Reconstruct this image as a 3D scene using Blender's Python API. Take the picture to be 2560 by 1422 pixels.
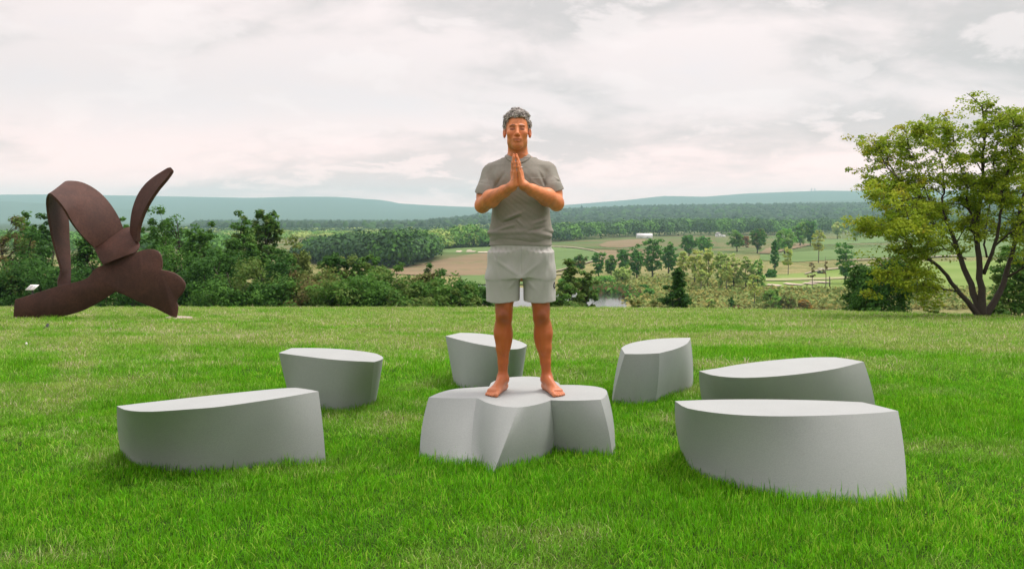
import bpy, math, bmesh
import numpy as np
from mathutils import Vector

# ------------------------------------------------------------------ scene, camera, sky, sun
for o in list(bpy.data.objects):
    bpy.data.objects.remove(o)
SC = bpy.context.scene
COL = SC.collection
F, CX, HY, EYE = 2200.0, 1280.0, 547.0, 1.47      # focal length and horizon in photo pixels, eye height in metres

cam_data = bpy.data.cameras.new('camera')
cam = bpy.data.objects.new('camera', cam_data)
COL.objects.link(cam)
cam.location = (0, 0, EYE)
cam.rotation_euler = (math.radians(90), 0, 0)
cam_data.sensor_width = 36.0
cam_data.lens = 36.0 * F / 2560.0
cam_data.shift_y = -(710.0 - HY) / 2560.0
cam_data.clip_start, cam_data.clip_end = 0.1, 40000.0
SC.camera = cam

SUN_EL, SUN_AZ = math.radians(62), math.radians(68)      # azimuth measured from +Y (away from the camera) towards +X
sun_data = bpy.data.lights.new('sun', 'SUN')
sun_data.energy = 1.5
sun_data.angle = math.radians(20)
sun_data.color = (1.0, 0.88, 0.82)
sun = bpy.data.objects.new('sun', sun_data)
COL.objects.link(sun)
sdir = Vector((math.sin(SUN_AZ) * math.cos(SUN_EL), math.cos(SUN_AZ) * math.cos(SUN_EL), math.sin(SUN_EL)))
sun.rotation_euler = sdir.to_track_quat('Z', 'Y').to_euler()

SC.view_settings.view_transform = 'Standard'
SC.view_settings.look = 'None'
SC.view_settings.exposure = 0.95
SC.view_settings.gamma = 1.0
SC.view_settings.use_curve_mapping = False
SC.render.engine = 'CYCLES'
cy = SC.cycles
cy.use_denoising = True
cy.use_adaptive_sampling = False
cy.max_bounces = 6
cy.diffuse_bounces = 3
cy.glossy_bounces = 2
cy.transmission_bounces = 2
cy.transparent_max_bounces = 4
cy.volume_bounces = 1


class NT:
    """tiny helper for node trees"""
    def __init__(s, tree):
        s.t = tree

    def n(s, kind, _in=None, **kw):
        nd = s.t.nodes.new(kind)
        for k, v in kw.items():
            setattr(nd, k, v)
        for k, v in (_in or {}).items():
            if isinstance(v, bpy.types.NodeSocket):
                s.t.links.new(v, nd.inputs[k])
            else:
                nd.inputs[k].default_value = v
        return nd

    def math(s, op, a, b=0.0, clamp=False):
        nd = s.n('ShaderNodeMath', {0: a, 1: b}, operation=op)
        nd.use_clamp = clamp
        return nd.outputs[0]

    def mix(s, f, a, b, blend='MIX'):
        nd = s.n('ShaderNodeMix', data_type='RGBA', blend_type=blend)
        for idx, v in ((0, f), (6, a), (7, b)):
            if isinstance(v, bpy.types.NodeSocket):
                s.t.links.new(v, nd.inputs[idx])
            else:
                nd.inputs[idx].default_value = v if idx == 0 else (*v, 1)
        return nd.outputs[2]

    def noise(s, vec, scale, detail=3.0, rough=0.55, dist=0.0):
        nd = s.n('ShaderNodeTexNoise', {'Scale': scale, 'Detail': detail, 'Roughness': rough, 'Distortion': dist})
        if vec is not None:
            s.t.links.new(vec, nd.inputs['Vector'])
        return nd.outputs['Fac']

    def ramp(s, f, lo, hi):
        nd = s.n('ShaderNodeMapRange', {0: f, 1: lo, 2: hi, 3: 0.0, 4: 1.0}, interpolation_type='SMOOTHSTEP')
        return nd.outputs[0]


world = bpy.data.worlds.new('World')
SC.world = world
world.use_nodes = True
wt = NT(world.node_tree)
world.node_tree.nodes.clear()
tc = wt.n('ShaderNodeTexCoord')
sky = wt.n('ShaderNodeTexSky', sky_type='NISHITA', sun_disc=False)
sky.sun_elevation = SUN_EL
sky.sun_rotation = SUN_AZ
sep = wt.n('ShaderNodeSeparateXYZ', {0: tc.outputs['Generated']})
zz = wt.math('ADD', wt.math('MAXIMUM', sep.outputs[2], 0.0), 0.30)
pl = wt.n('ShaderNodeCombineXYZ', {0: wt.math('DIVIDE', sep.outputs[0], zz), 1: wt.math('DIVIDE', sep.outputs[1], zz), 2: 0.0})
mp = wt.n('ShaderNodeMapping', {0: pl.outputs[0], 1: (7.7, 2.6, 0.0), 2: (0, 0, math.radians(-14)), 3: (0.9, 1.5, 1.0)})
big = wt.noise(mp.outputs[0], 1.1, 5.0, 0.52, 0.3)
mp2 = wt.n('ShaderNodeMapping', {0: pl.outputs[0], 1: (5.1, 3.3, 0.0), 3: (0.9, 1.0, 1.0)})
small = wt.noise(mp2.outputs[0], 4.2, 8.0, 0.6, 0.3)
dens = wt.math('ADD', wt.math('MULTIPLY', big, 0.72), wt.math('MULTIPLY', small, 0.28))
shade = wt.ramp(dens, 0.44, 0.575)
cloud = wt.mix(shade, (5.55, 4.82, 4.79), (3.7, 3.4, 3.4))
puff = wt.ramp(small, 0.52, 0.61)
cloud = wt.mix(wt.math('MULTIPLY', puff, 0.6), cloud, (5.9, 5.2, 5.15))
# an overcast sky is brighter overhead than near the horizon
up = wt.math('MAXIMUM', sep.outputs[2], 0.0)
gain = wt.math('ADD', 0.90, wt.math('MULTIPLY', wt.math('MULTIPLY', up, up), 2.0))
gain = wt.math('ADD', gain, wt.math('MULTIPLY', wt.math('SUBTRACT', 1.0, wt.ramp(up, 0.0, 0.16)), 0.30))
sky_ahead = wt.math('ADD', wt.math('MULTIPLY', sep.outputs[1], 0.20), wt.math('MULTIPLY', sep.outputs[0], 0.05))
gain = wt.math('MULTIPLY', gain, wt.math('ADD', 0.81, sky_ahead))  # sky made dimmer behind the camera, added to darken the bench fronts
cloud = wt.mix(1.0, cloud, wt.n('ShaderNodeCombineXYZ', {0: gain, 1: gain, 2: gain}).outputs[0], 'MULTIPLY')
low = wt.math('SUBTRACT', 1.0, wt.ramp(up, 0.0, 0.14))
cloud = wt.mix(low, cloud, wt.mix(1.0, cloud, (1.55, 1.10, 1.0), 'MULTIPLY'))
gap = wt.math('MULTIPLY', wt.ramp(wt.math('SUBTRACT', 1.0, dens), 0.56, 0.72), 0.10)
allsky = wt.mix(gap, cloud, (0, 0, 0))
world.node_tree.links.new(sky.outputs[0], [n for n in world.node_tree.nodes if n.type == 'MIX'][-1].inputs[7])
bg = wt.n('ShaderNodeBackground', {0: allsky, 1: 0.1})
wt.n('ShaderNodeOutputWorld', {0: bg.outputs[0]})


# ------------------------------------------------------------------ helpers
def at(px, py, Y):
    """the point seen at photo pixel (px, py) at distance Y"""
    return np.array(((px - CX) / F * Y, Y, EYE - (py - HY) / F * Y))


def on_z(px, py, z):
    Y = F * (EYE - z) / (py - HY)
    return np.array(((px - CX) / F * Y, Y, z))


def tag(o, label=None, cat=None, group=None, kind=None):
    for k, v in (('label', label), ('category', cat), ('group', group), ('kind', kind)):
        if v:
            o[k] = v
    return o


def empty(name, loc, label=None, cat=None, group=None):
    o = bpy.data.objects.new(name, None)
    o.empty_display_size = 0.2
    o.location = Vector([float(c) for c in loc])
    COL.objects.link(o)
    return tag(o, label, cat, group)


def mesh(name, V, faces, mat=None, smooth=False, tint=None):
    """V (n,3); faces: list of (m,k) int arrays, one per polygon size"""
    me = bpy.data.meshes.new(name)
    V = np.asarray(V, np.float32)
    faces = [np.asarray(f, np.int32) for f in faces if len(f)]
    loops = np.concatenate([f.ravel() for f in faces])
    tot = np.concatenate([np.full(len(f), f.shape[1], np.int32) for f in faces])
    start = np.concatenate(([0], np.cumsum(tot)[:-1])).astype(np.int32)
    me.vertices.add(len(V))
    me.vertices.foreach_set('co', V.ravel())
    me.loops.add(len(loops))
    me.loops.foreach_set('vertex_index', loops)
    me.polygons.add(len(tot))
    me.polygons.foreach_set('loop_start', start)
    me.polygons.foreach_set('loop_total', tot)
    if smooth:
        me.polygons.foreach_set('use_smooth', np.ones(len(tot), bool))
    if tint is not None:
        a = me.attributes.new('tint', 'FLOAT_COLOR', 'POINT')
        c = np.ones((len(V), 4), np.float32)
        c[:, :3] = tint
        a.data.foreach_set('color', c.ravel())
    me.update(calc_edges=True)
    me.validate()
    if mat:
        me.materials.append(mat)
    return me


def link(name, me, parent=None, loc=None):
    o = bpy.data.objects.new(name, me)
    COL.objects.link(o)
    if parent:
        o.parent = parent
    if loc is not None:
        o.location = Vector([float(c) for c in loc])
    return o


class Geo:
    """collects vertices and faces"""
    def __init__(s):
        s.v, s.f, s.n = [], {}, 0

    def add(s, V, Fs):
        V = np.asarray(V, np.float64)
        s.v.append(V)
        for f in Fs:
            f = np.asarray(f, np.int64) + s.n
            s.f.setdefault(f.shape[1], []).append(f)
        s.n += len(V)

    def box(s, c, d, rz=0.0):
        c, d = np.array(c, float), np.array(d, float) / 2
        P = np.array([(x, y, z) for z in (-1, 1) for y in (-1, 1) for x in (-1, 1)], float) * d
        if rz:
            P[:, :2] = P[:, :2] @ np.array(((math.cos(rz), math.sin(rz)), (-math.sin(rz), math.cos(rz))))
        s.add(P + c, [[(0, 2, 3, 1), (4, 5, 7, 6), (0, 1, 5, 4), (2, 6, 7, 3), (0, 4, 6, 2), (1, 3, 7, 5)]])

    def tube(s, P, R, k=6, cap=True):
        P, R = np.asarray(P, float), np.asarray(R, float)
        n = len(P)
        T = np.gradient(P, axis=0)
        T /= np.linalg.norm(T, axis=1)[:, None] + 1e-9
        ref = np.where(np.abs(T[:, 2:3]) > 0.9, np.array([[1.0, 0, 0]]), np.array([[0, 0, 1.0]]))
        A = np.cross(T, ref)
        A /= np.linalg.norm(A, axis=1)[:, None] + 1e-9
        for i in range(1, n):
            a = A[i - 1] - T[i] * (A[i - 1] @ T[i])
            A[i] = a / (np.linalg.norm(a) + 1e-9)
        B = np.cross(T, A)
        th = np.linspace(0, 2 * math.pi, k, endpoint=False)
        V = P[:, None, :] + R[:, None, None] * (np.cos(th)[None, :, None] * A[:, None, :] + np.sin(th)[None, :, None] * B[:, None, :])
        i, j = np.meshgrid(np.arange(n - 1), np.arange(k), indexing='ij')
        i, j = i.ravel(), j.ravel()
        j2 = (j + 1) % k
        Fq = np.stack((i * k + j, i * k + j2, (i + 1) * k + j2, (i + 1) * k + j), 1)
        fs = [Fq]
        if cap:
            fs.append(np.array([np.arange(k)[::-1], np.arange(k) + (n - 1) * k]))
        s.add(V.reshape(-1, 3), fs)

    def mesh(s, name, mat=None, smooth=False, tint=None):
        return mesh(name, np.concatenate(s.v), [np.concatenate(f) for f in s.f.values()], mat, smooth, tint)


def spline(P, n, closed=False):
    """Catmull-Rom through P, n samples by arc length"""
    P = np.asarray(P, float)
    if len(P) == 2:
        t = np.linspace(0, 1, n)[:, None]
        return P[0] * (1 - t) + P[1] * t
    Q = np.vstack((2 * P[0] - P[1], P, 2 * P[-1] - P[-2]))
    out = []
    for i in range(1, len(Q) - 2):
        t = np.linspace(0, 1, 16, endpoint=False)[:, None]
        p0, p1, p2, p3 = Q[i - 1], Q[i], Q[i + 1], Q[i + 2]
        out.append(0.5 * ((2 * p1) + (-p0 + p2) * t + (2 * p0 - 5 * p1 + 4 * p2 - p3) * t ** 2 + (-p0 + 3 * p1 - 3 * p2 + p3) * t ** 3))
    D = np.vstack(out + [P[-1:]])
    s = np.concatenate(([0], np.cumsum(np.linalg.norm(np.diff(D, axis=0), axis=1))))
    u = np.linspace(0, s[-1], n)
    return np.stack([np.interp(u, s, D[:, c]) for c in range(D.shape[1])], 1)


def inside(P, poly):
    """points (n,2) inside polygon (m,2)"""
    x, y = P[:, 0], P[:, 1]
    r = np.zeros(len(P), bool)
    m = len(poly)
    for i in range(m):
        x1, y1 = poly[i]
        x2, y2 = poly[(i + 1) % m]
        c = (y1 > y) != (y2 > y)
        with np.errstate(divide='ignore', invalid='ignore'):
            r ^= c & (x < (x2 - x1) * (y - y1) / (y2 - y1 + 1e-12) + x1)
    return r


def fbm(P, seed, scale, octaves=3):
    """cheap smooth pseudo noise from summed sines, about -1..1"""
    r = np.random.RandomState(seed)
    out = np.zeros(len(P))
    amp, tot, sc = 1.0, 0.0, scale
    for _ in range(octaves):
        for _ in range(3):
            k = r.normal(size=P.shape[1])
            k /= np.linalg.norm(k)
            out += amp * np.sin((P @ k) * sc * r.uniform(0.7, 1.3) + r.uniform(0, 6.28))
        tot += amp * 3
        amp *= 0.55
        sc *= 2.1
    return out / tot * 1.8


# ------------------------------------------------------------------ materials
def material(name):
    m = bpy.data.materials.new(name)
    m.use_nodes = True
    m.node_tree.nodes.clear()
    return m, NT(m.node_tree)


def finish(t, color, rough=0.8, bump=None, bump_strength=0.3, bump_dist=0.01, metallic=0.0, spec=0.5, trans=None):
    p = t.n('ShaderNodeBsdfPrincipled', {'Roughness': rough, 'Metallic': metallic, 'Specular IOR Level': spec})
    if isinstance(color, bpy.types.NodeSocket):
        t.t.links.new(color, p.inputs['Base Color'])
    else:
        p.inputs['Base Color'].default_value = (*color, 1)
    if bump is not None:
        b = t.n('ShaderNodeBump', {'Height': bump, 'Strength': bump_strength, 'Distance': bump_dist})
        t.t.links.new(b.outputs[0], p.inputs['Normal'])
    out = p.outputs[0]
    if trans:
        tr = t.n('ShaderNodeBsdfTranslucent')
        if isinstance(color, bpy.types.NodeSocket):
            t.t.links.new(color, tr.inputs[0])
        else:
            tr.inputs[0].default_value = (*color, 1)
        mx = t.n('ShaderNodeMixShader', {0: trans, 1: out, 2: tr.outputs[0]})
        out = mx.outputs[0]
    t.n('ShaderNodeOutputMaterial', {0: out})


def simple(name, color, rough=0.8, var=0.15, scale=8.0, bump=0.0, metallic=0.0, spec=0.5):
    m, t = material(name)
    g = t.n('ShaderNodeNewGeometry').outputs['Position']
    nz = t.noise(g, scale, 4.0)
    c = t.mix(nz, tuple(x * (1 - var) for x in color), tuple(x * (1 + var) for x in color))
    finish(t, c, rough, nz if bump else None, bump, 0.01, metallic, spec)
    return m


def foliage_mat(name, trans=0.35):
    m, t = material(name)
    a = t.n('ShaderNodeAttribute', attribute_name='tint').outputs['Color']
    finish(t, a, 0.6, spec=0.08, trans=trans)
    return m


def tint_mat(name, rough=0.7, noise_scale=None, bump=0.0, spec=0.3, sss=0.0, var=0.0):
    m, t = material(name)
    a = t.n('ShaderNodeAttribute', attribute_name='tint').outputs['Color']
    g = t.n('ShaderNodeNewGeometry').outputs['Position']
    nz = t.noise(g, noise_scale, 3.0) if noise_scale else None
    if var and nz is not None:
        a = t.mix(nz, a, a) if False else t.mix(var, a, t.mix(nz, (0.25, 0.25, 0.25), (1.7, 1.7, 1.7)), 'MULTIPLY')
    finish(t, a, rough, nz if bump else None, bump, 0.004, spec=spec)
    return m


M = {}
M['leaf'] = foliage_mat('leaf')
M['leaf_far'] = foliage_mat('far_leaf', 0.15)
M['bark'] = simple('bark', (0.06, 0.047, 0.038), 0.9, 0.4, 14.0, 0.6)
M['pale_bark'] = simple('pale_bark', (0.16, 0.14, 0.12), 0.9, 0.3, 2.0)

# bench paint: pale grey, fine sprayed texture
m, t = material('bench_paint')
g = t.n('ShaderNodeNewGeometry').outputs['Position']
fine = t.noise(g, 190.0, 3.0, 0.7)
wide = t.noise(g, 3.5, 5.0, 0.6)
c = t.mix(wide, (0.318, 0.354, 0.347), (0.385, 0.424, 0.415))
c = t.mix(0.22, c, t.mix(t.ramp(fine, 0.35, 0.65), (0.62, 0.64, 0.66), (1.25, 1.22, 1.2)), 'MULTIPLY')
scuff = t.math('MULTIPLY', t.ramp(t.noise(g, 11.0, 6.0, 0.7), 0.66, 0.74), 0.25)
c = t.mix(scuff, c, (0.30, 0.29, 0.27))
finish(t, c, 0.62, fine, 0.25, 0.002, spec=0.35)
M['bench'] = m

# weathered steel
m, t = material('rusted_steel')
g = t.n('ShaderNodeNewGeometry').outputs['Position']
n1 = t.noise(g, 1.6, 6.0, 0.65)
n2 = t.noise(g, 24.0, 5.0, 0.65)
c = t.mix(t.ramp(n1, 0.35, 0.65), (0.056, 0.022, 0.014), (0.090, 0.036, 0.023))
c = t.mix(t.math('MULTIPLY', t.ramp(n2, 0.4, 0.65), 0.6), c, (0.034, 0.014, 0.010))
st = t.n('ShaderNodeMapping', {0: g, 3: (5.0, 5.0, 0.5)})
c = t.mix(t.math('MULTIPLY', t.ramp(t.noise(st.outputs[0], 1.5, 4.0), 0.55, 0.75), 0.45), c, (0.105, 0.046, 0.034))
finish(t, c, 0.72, n2, 0.35, 0.01, spec=0.4)
M['rust'] = m

M['white_paint'] = simple('white_paint', (0.78, 0.78, 0.76), 0.6, 0.06, 1.0)
M['metal_roof'] = simple('metal_roof', (0.62, 0.63, 0.64), 0.45, 0.08, 0.4)
M['dark_opening'] = simple('dark_opening', (0.04, 0.04, 0.045), 0.8)
M['grey_roof'] = simple('grey_roof', (0.22, 0.22, 0.23), 0.8)
M['dark_metal'] = simple('dark_metal', (0.04, 0.045, 0.04), 0.6)
M['concrete'] = simple('concrete', (0.42, 0.36, 0.30), 0.9, 0.2, 6.0)
M['sand'] = simple('sand', (0.50, 0.43, 0.34), 0.95, 0.08, 0.2)
M['dirt_path'] = simple('dirt_path', (0.27, 0.245, 0.155), 0.95, 0.15, 0.1)
M['pink_brush'] = simple('dead_brush', (0.30, 0.12, 0.08), 0.95, 0.3, 2.0)


def field_mat(name, a, b, sx, sy, extra=None):
    m, t = material(name)
    g = t.n('ShaderNodeNewGeometry').outputs['Position']
    mpn = t.n('ShaderNodeMapping', {0: g, 2: (0, 0, 0.25), 3: (sx, sy, 1.0)})
    nz = t.noise(mpn.outputs[0], 1.0, 5.0, 0.6)
    c = t.mix(t.ramp(nz, 0.3, 0.7), a, b)
    if extra:
        c = t.mix(t.ramp(t.noise(g, 0.09, 6.0, 0.7), 0.52, 0.66), c, extra)
    finish(t, c, 0.95, spec=0.1)
    return m


M['brown_field'] = field_mat('brown_field', (0.19, 0.15, 0.085), (0.25, 0.19, 0.115), 0.010, 0.05, (0.15, 0.16, 0.07))
M['green_field'] = field_mat('green_field', (0.105, 0.180, 0.055), (0.135, 0.215, 0.07), 0.006, 0.03)
M['fairway'] = field_mat('fairway', (0.145, 0.235, 0.045), (0.20, 0.285, 0.075), 0.01, 0.04)
M['pale_fairway'] = field_mat('pale_fairway', (0.29, 0.31, 0.15), (0.33, 0.33, 0.18), 0.01, 0.04)
M['weedy_field'] = field_mat('weedy_field', (0.075, 0.15, 0.038), (0.17, 0.135, 0.07), 0.008, 0.022)
M['meadow'] = field_mat('meadow', (0.14, 0.155, 0.055), (0.23, 0.205, 0.095), 0.02, 0.05, (0.10, 0.13, 0.045))

m, t = material('pond_water')
g = t.n('ShaderNodeNewGeometry').outputs['Position']
mw = t.n('ShaderNodeMapping', {0: g, 3: (0.5, 2.0, 1.0)})
finish(t, (0.035, 0.045, 0.035), 0.10, t.noise(mw.outputs[0], 1.2, 3.0), 0.12, 0.03, spec=0.5)
M['water'] = m

# ------------------------------------------------------------------ the lie of the land
CREST_X = [-60, 4.0, 10.2, 12.4, 14.0, 18.0, 24.0, 60.0]
CREST_Y = [36.0, 35.0, 31.2, 26.8, 24.2, 21.5, 20.0, 18.0]
MID = np.array([(600, 640), (760, 612), (850, 590), (950, 575), (1050, 560), (1150, 543), (1240, 530), (1420, 520), (1600, 513), (1900, 509), (2160, 506), (2560, 500), (3000, 498)], float)
FAR = np.array([(-600, 489), (0, 487), (160, 486), (400, 490), (660, 495), (750, 492), (850, 492), (960, 500), (1000, 508), (1100, 514), (1240, 519), (1330, 517), (1410, 512), (1560, 500), (1650, 490), (1750, 492), (1850, 484), (2030, 477), (2150, 478), (2560, 474), (3200, 470)], float)

NEAR_RIDGE = np.array([(-900, 498), (0, 503), (160, 510), (330, 522), (520, 541), (760, 556), (1100, 560), (1450, 552), (1700, 530), (1950, 508), (2160, 497), (2400, 489), (2900, 484)], float)


def sstep(a, b, x):
    t_ = np.clip((x - a) / (b - a), 0, 1)
    return t_ * t_ * (3 - 2 * t_)


def splus(x, w):
    return w * np.logaddexp(0, x / w)


def H(x, y):
    """height of the ground"""
    x, y = np.broadcast_arrays(np.asarray(x, float), np.asarray(y, float))
    lawn = -0.0765 * splus(y - 8.5, 0.7)
    yc = np.interp(x, CREST_X, CREST_Y)
    hill = lawn - 0.20 * splus(y - yc, 0.9)
    val = -26 + 10 * sstep(450, 950, y)
    val = val + 0.8 * np.sin(x / 90 + y / 140) * sstep(140, 400, y) * (1 - sstep(360, 500, y)) * 0.4
    # wooded ridge three kilometres out, long ridge at eight
    midz = EYE + (HY - np.interp(x, (MID[:, 0] - CX) / F * 3000, MID[:, 1])) / F * 3000 - 13
    val = val + (np.maximum(midz, -22) + 16) * sstep(1150, 3000, y) * (1 - sstep(3000, 4600, y))
    farz = EYE + (HY - np.interp(x, (FAR[:, 0] - CX) / F * 8000, FAR[:, 1])) / F * 8000
    val = val + (farz + 16) * sstep(4300, 8000, y) * (1 - 0.5 * sstep(8000, 13000, y))
    z2 = EYE + (HY - np.interp(x, (NEAR_RIDGE[:, 0] - CX) / F * 5600, NEAR_RIDGE[:, 1])) / F * 5600
    val = np.maximum(val, -16 + (z2 + 16 + 3 * np.sin(x / 130) + 2 * np.sin(x / 47)) * np.exp(-((y - 5600) / 850) ** 2))
    k = 1.5
    return np.where(y < 60, hill, k * np.logaddexp(np.maximum(hill, -400) / k, val / k))


def ground_at(px, py, lo=150.0, hi=7000.0):
    """where the sight line through photo pixels first meets the valley floor"""
    px, py = np.atleast_1d(np.asarray(px, float)), np.atleast_1d(np.asarray(py, float))

    def above(Y):
        return EYE - (py - HY) / F * Y - H((px - CX) / F * Y, Y)
    a_, b_ = np.full(len(px), lo), np.full(len(px), hi)
    done = np.zeros(len(px), bool)
    for Y0, Y1 in zip(np.geomspace(lo, hi, 90)[:-1], np.geomspace(lo, hi, 90)[1:]):
        hit = (above(np.full(len(px), Y1)) <= 0) & ~done
        a_[hit], b_[hit] = Y0, Y1
        done |= hit
        if done.all():
            break
    for _ in range(11):
        m_ = (a_ + b_) / 2
        up_ = above(m_) > 0
        a_, b_ = np.where(up_, m_, a_), np.where(up_, b_, m_)
    Y = (a_ + b_) / 2
    X = (px - CX) / F * Y
    return np.stack((X, Y, H(X, Y)), 1)


def grid_mesh(name, rows, cols, mat):
    U = np.linspace(-1, 1, cols)
    Yg = np.repeat(np.asarray(rows)[:, None], cols, 1)
    Xg = U[None, :] * (16 + 0.95 * np.abs(Yg)) + U[None, :] ** 9 * 500
    V = np.stack((Xg, Yg, H(Xg, Yg)), -1).reshape(-1, 3)
    r = len(rows)
    i, j = np.meshgrid(np.arange(r - 1), np.arange(cols - 1), indexing='ij')
    b = (i * cols + j).ravel()
    return link(name, mesh(name, V, [np.stack((b, b + 1, b + cols + 1, b + cols), 1)], mat, True))


# lawn soil under the blades
DRY = {}


def dry_nodes(t):
    """how dry the turf is at a place: light streaks and patches, drier on the slope"""
    g = t.n('ShaderNodeNewGeometry').outputs['Position']
    mp_ = t.n('ShaderNodeMapping', {0: g, 2: (0, 0, 0.18), 3: (0.28, 0.5, 0.0)})
    a = t.noise(mp_.outputs[0], 1.0, 4.0, 0.6, 0.4)
    mp3 = t.n('ShaderNodeMapping', {0: g, 3: (1.5, 1.9, 0.0)})
    b = t.noise(mp3.outputs[0], 1.0, 4.0, 0.65)
    sy = t.n('ShaderNodeSeparateXYZ', {0: g}).outputs[1]
    slope = t.ramp(sy, 5.0, 14.0)
    v = t.math('ADD', t.math('MULTIPLY', a, 0.6), t.math('MULTIPLY', b, 0.4))
    # wheel tracks left by the mower: along the slope at the left, across it farther off
    sx = t.n('ShaderNodeSeparateXYZ', {0: g})
    u = t.math('ADD', sx.outputs[0], t.math('MULTIPLY', sx.outputs[1], 0.48))
    wob = t.math('MULTIPLY', t.noise(g, 0.35, 2.0), 0.8)
    w1 = t.math('SINE', t.math('MULTIPLY', t.math('ADD', u, wob), 5.0))
    w2 = t.math('SINE', t.math('MULTIPLY', t.math('ADD', t.math('ADD', sx.outputs[1], t.math('MULTIPLY', sx.outputs[0], 0.12)), wob), 2.1))
    left = t.math('SUBTRACT', 1.0, t.ramp(sx.outputs[0], -4.5, -1.5))
    v = t.math('ADD', v, t.math('MULTIPLY', t.math('MULTIPLY', t.ramp(w1, 0.2, 1.0), left), 0.055))
    v = t.math('ADD', v, t.math('MULTIPLY', t.math('MULTIPLY', t.ramp(w2, 0.1, 1.0), t.math('SUBTRACT', 1.0, left)), 0.045))
    v = t.math('ADD', v, t.math('MULTIPLY', slope, 0.125))
    return t.ramp(v, 0.515, 0.68), g


m, t = material('lawn_soil')
dry, g = dry_nodes(t)
nz = t.noise(g, 30.0, 4.0, 0.7)
c = t.mix(dry, (0.030, 0.080, 0.008), (0.13, 0.17, 0.05))  # dark ground colour stands in for the shade between blades
c = t.mix(t.math('MULTIPLY', t.ramp(nz, 0.4, 0.7), 0.6), c, (0.05, 0.055, 0.02))
finish(t, c, 0.95, nz, 0.8, 0.03, spec=0.1)
M['soil'] = m

m, t = material('grass_blade')
dry, g = dry_nodes(t)
a = t.n('ShaderNodeAttribute', attribute_name='tint').outputs['Color']
inf = t.n('ShaderNodeObjectInfo')
green = t.mix(t.noise(g, 1.1, 3.0), (0.082, 0.345, 0.006), (0.160, 0.445, 0.010))
c = t.mix(t.math('MULTIPLY', dry, 0.85), green, (0.29, 0.44, 0.08))
c = t.mix(1.0, c, a, 'MULTIPLY')
clump = t.math('ADD', t.math('MULTIPLY', t.ramp(t.noise(g, 6.5, 4.0, 0.7), 0.32, 0.68), 0.55), t.math('MULTIPLY', inf.outputs['Random'], 0.25))
c = t.mix(clump, t.mix(1.0, c, (0.80, 0.80, 0.75), 'MULTIPLY'), t.mix(1.0, c, (1.55, 1.36, 1.7), 'MULTIPLY'))
finish(t, c, 0.55, spec=0.12, trans=0.45)
M['blade'] = m

lawn_rows = np.concatenate((-np.geomspace(14.5, 380, 24)[::-1], np.linspace(-14, 46, 150)))
lawn = grid_mesh('lawn', lawn_rows, 181, M['soil'])
tag(lawn, 'gently sloping mown lawn', None, None, 'structure')
val_rows = np.concatenate(([46.0], np.geomspace(46.8, 8900, 320)))

m, t = material('valley_ground')
g = t.n('ShaderNodeNewGeometry').outputs['Position']
n1 = t.noise(g, 0.02, 6.0, 0.65)
n2 = t.noise(g, 0.22, 5.0, 0.7)
mead = t.mix(t.ramp(n2, 0.35, 0.65), (0.200, 0.220, 0.070), (0.36, 0.32, 0.15))
mead = t.mix(t.math('MULTIPLY', t.ramp(n1, 0.45, 0.6), 0.6), mead, (0.15, 0.20, 0.06))
sy = t.n('ShaderNodeSeparateXYZ', {0: g}).outputs[1]
wood = t.mix(t.noise(g, 0.006, 8.0, 0.7), (0.030, 0.060, 0.022), (0.060, 0.095, 0.035))
past = t.mix(t.ramp(n1, 0.42, 0.58), (0.105, 0.17, 0.05), (0.19, 0.19, 0.085))
c = t.mix(t.ramp(sy, 380.0, 470.0), mead, past)
c = t.mix(t.ramp(sy, 1150.0, 1400.0), c, wood)
finish(t, c, 0.95, t.noise(g, 0.03, 8.0, 0.75), 1.0, 6.0, spec=0.1)
M['valley'] = m
valley = grid_mesh('valley_ground', val_rows, 221, M['valley'])
tag(valley, 'meadows, fields and wooded hills beyond the lawn', None, None, 'structure')

# the air over the valley
hz = Geo()
hz.box((0, 4300, 134), (18600, 9400, 334))
hm = bpy.data.materials.new('haze_air')
hm.use_nodes = True
hm.node_tree.nodes.clear()
ht = NT(hm.node_tree)
pv = ht.n('ShaderNodeVolumePrincipled', {'Color': (0.58, 0.90, 1.0, 1), 'Density': 0.000145, 'Anisotropy': 0.0})
ho = ht.n('ShaderNodeOutputMaterial')
hm.node_tree.links.new(pv.outputs[0], ho.inputs['Volume'])
haze = link('haze', hz.mesh('haze', hm))
tag(haze, 'pale blue haze over the valley', None, None, 'stuff')

# ------------------------------------------------------------------ fields, paths and pond in the valley
def drape(name, poly, mat, dz, label, step=(3.0, 1.0), lo=150.0):
    """a sheet laid on the ground, outline given where it is seen in the photograph"""
    poly = np.asarray(poly, float)
    x0, y0 = poly.min(0)
    x1, y1 = poly.max(0)
    nx, ny = max(2, int((x1 - x0) / step[0])), max(2, int((y1 - y0) / step[1]))
    gx, gy = np.meshgrid(np.linspace(x0, x1, nx + 1), np.linspace(y0, y1, ny + 1))
    P = ground_at(gx.ravel(), gy.ravel(), lo)
    cxy = np.stack(((gx[:-1, :-1] + gx[1:, 1:]).ravel() / 2, (gy[:-1, :-1] + gy[1:, 1:]).ravel() / 2), 1)
    keep = inside(cxy, poly)
    i, j = np.meshgrid(np.arange(ny), np.arange(nx), indexing='ij')
    b = (i * (nx + 1) + j).ravel()[keep]
    Fq = np.stack((b, b + nx + 1, b + nx + 2, b + 1), 1)
    P[:, 2] += dz
    used, inv = np.unique(Fq, return_inverse=True)
    o = link(name, mesh(name, P[used], [inv.reshape(Fq.shape)], mat, True))
    return tag(o, label, None, None, 'structure')


def strip(pts, w):
    """pixel outline of a narrow band along pts, w pixels high"""
    pts = spline(pts, 14)
    return np.vstack((pts - (0, w / 2), (pts + (0, w / 2))[::-1]))


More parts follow.
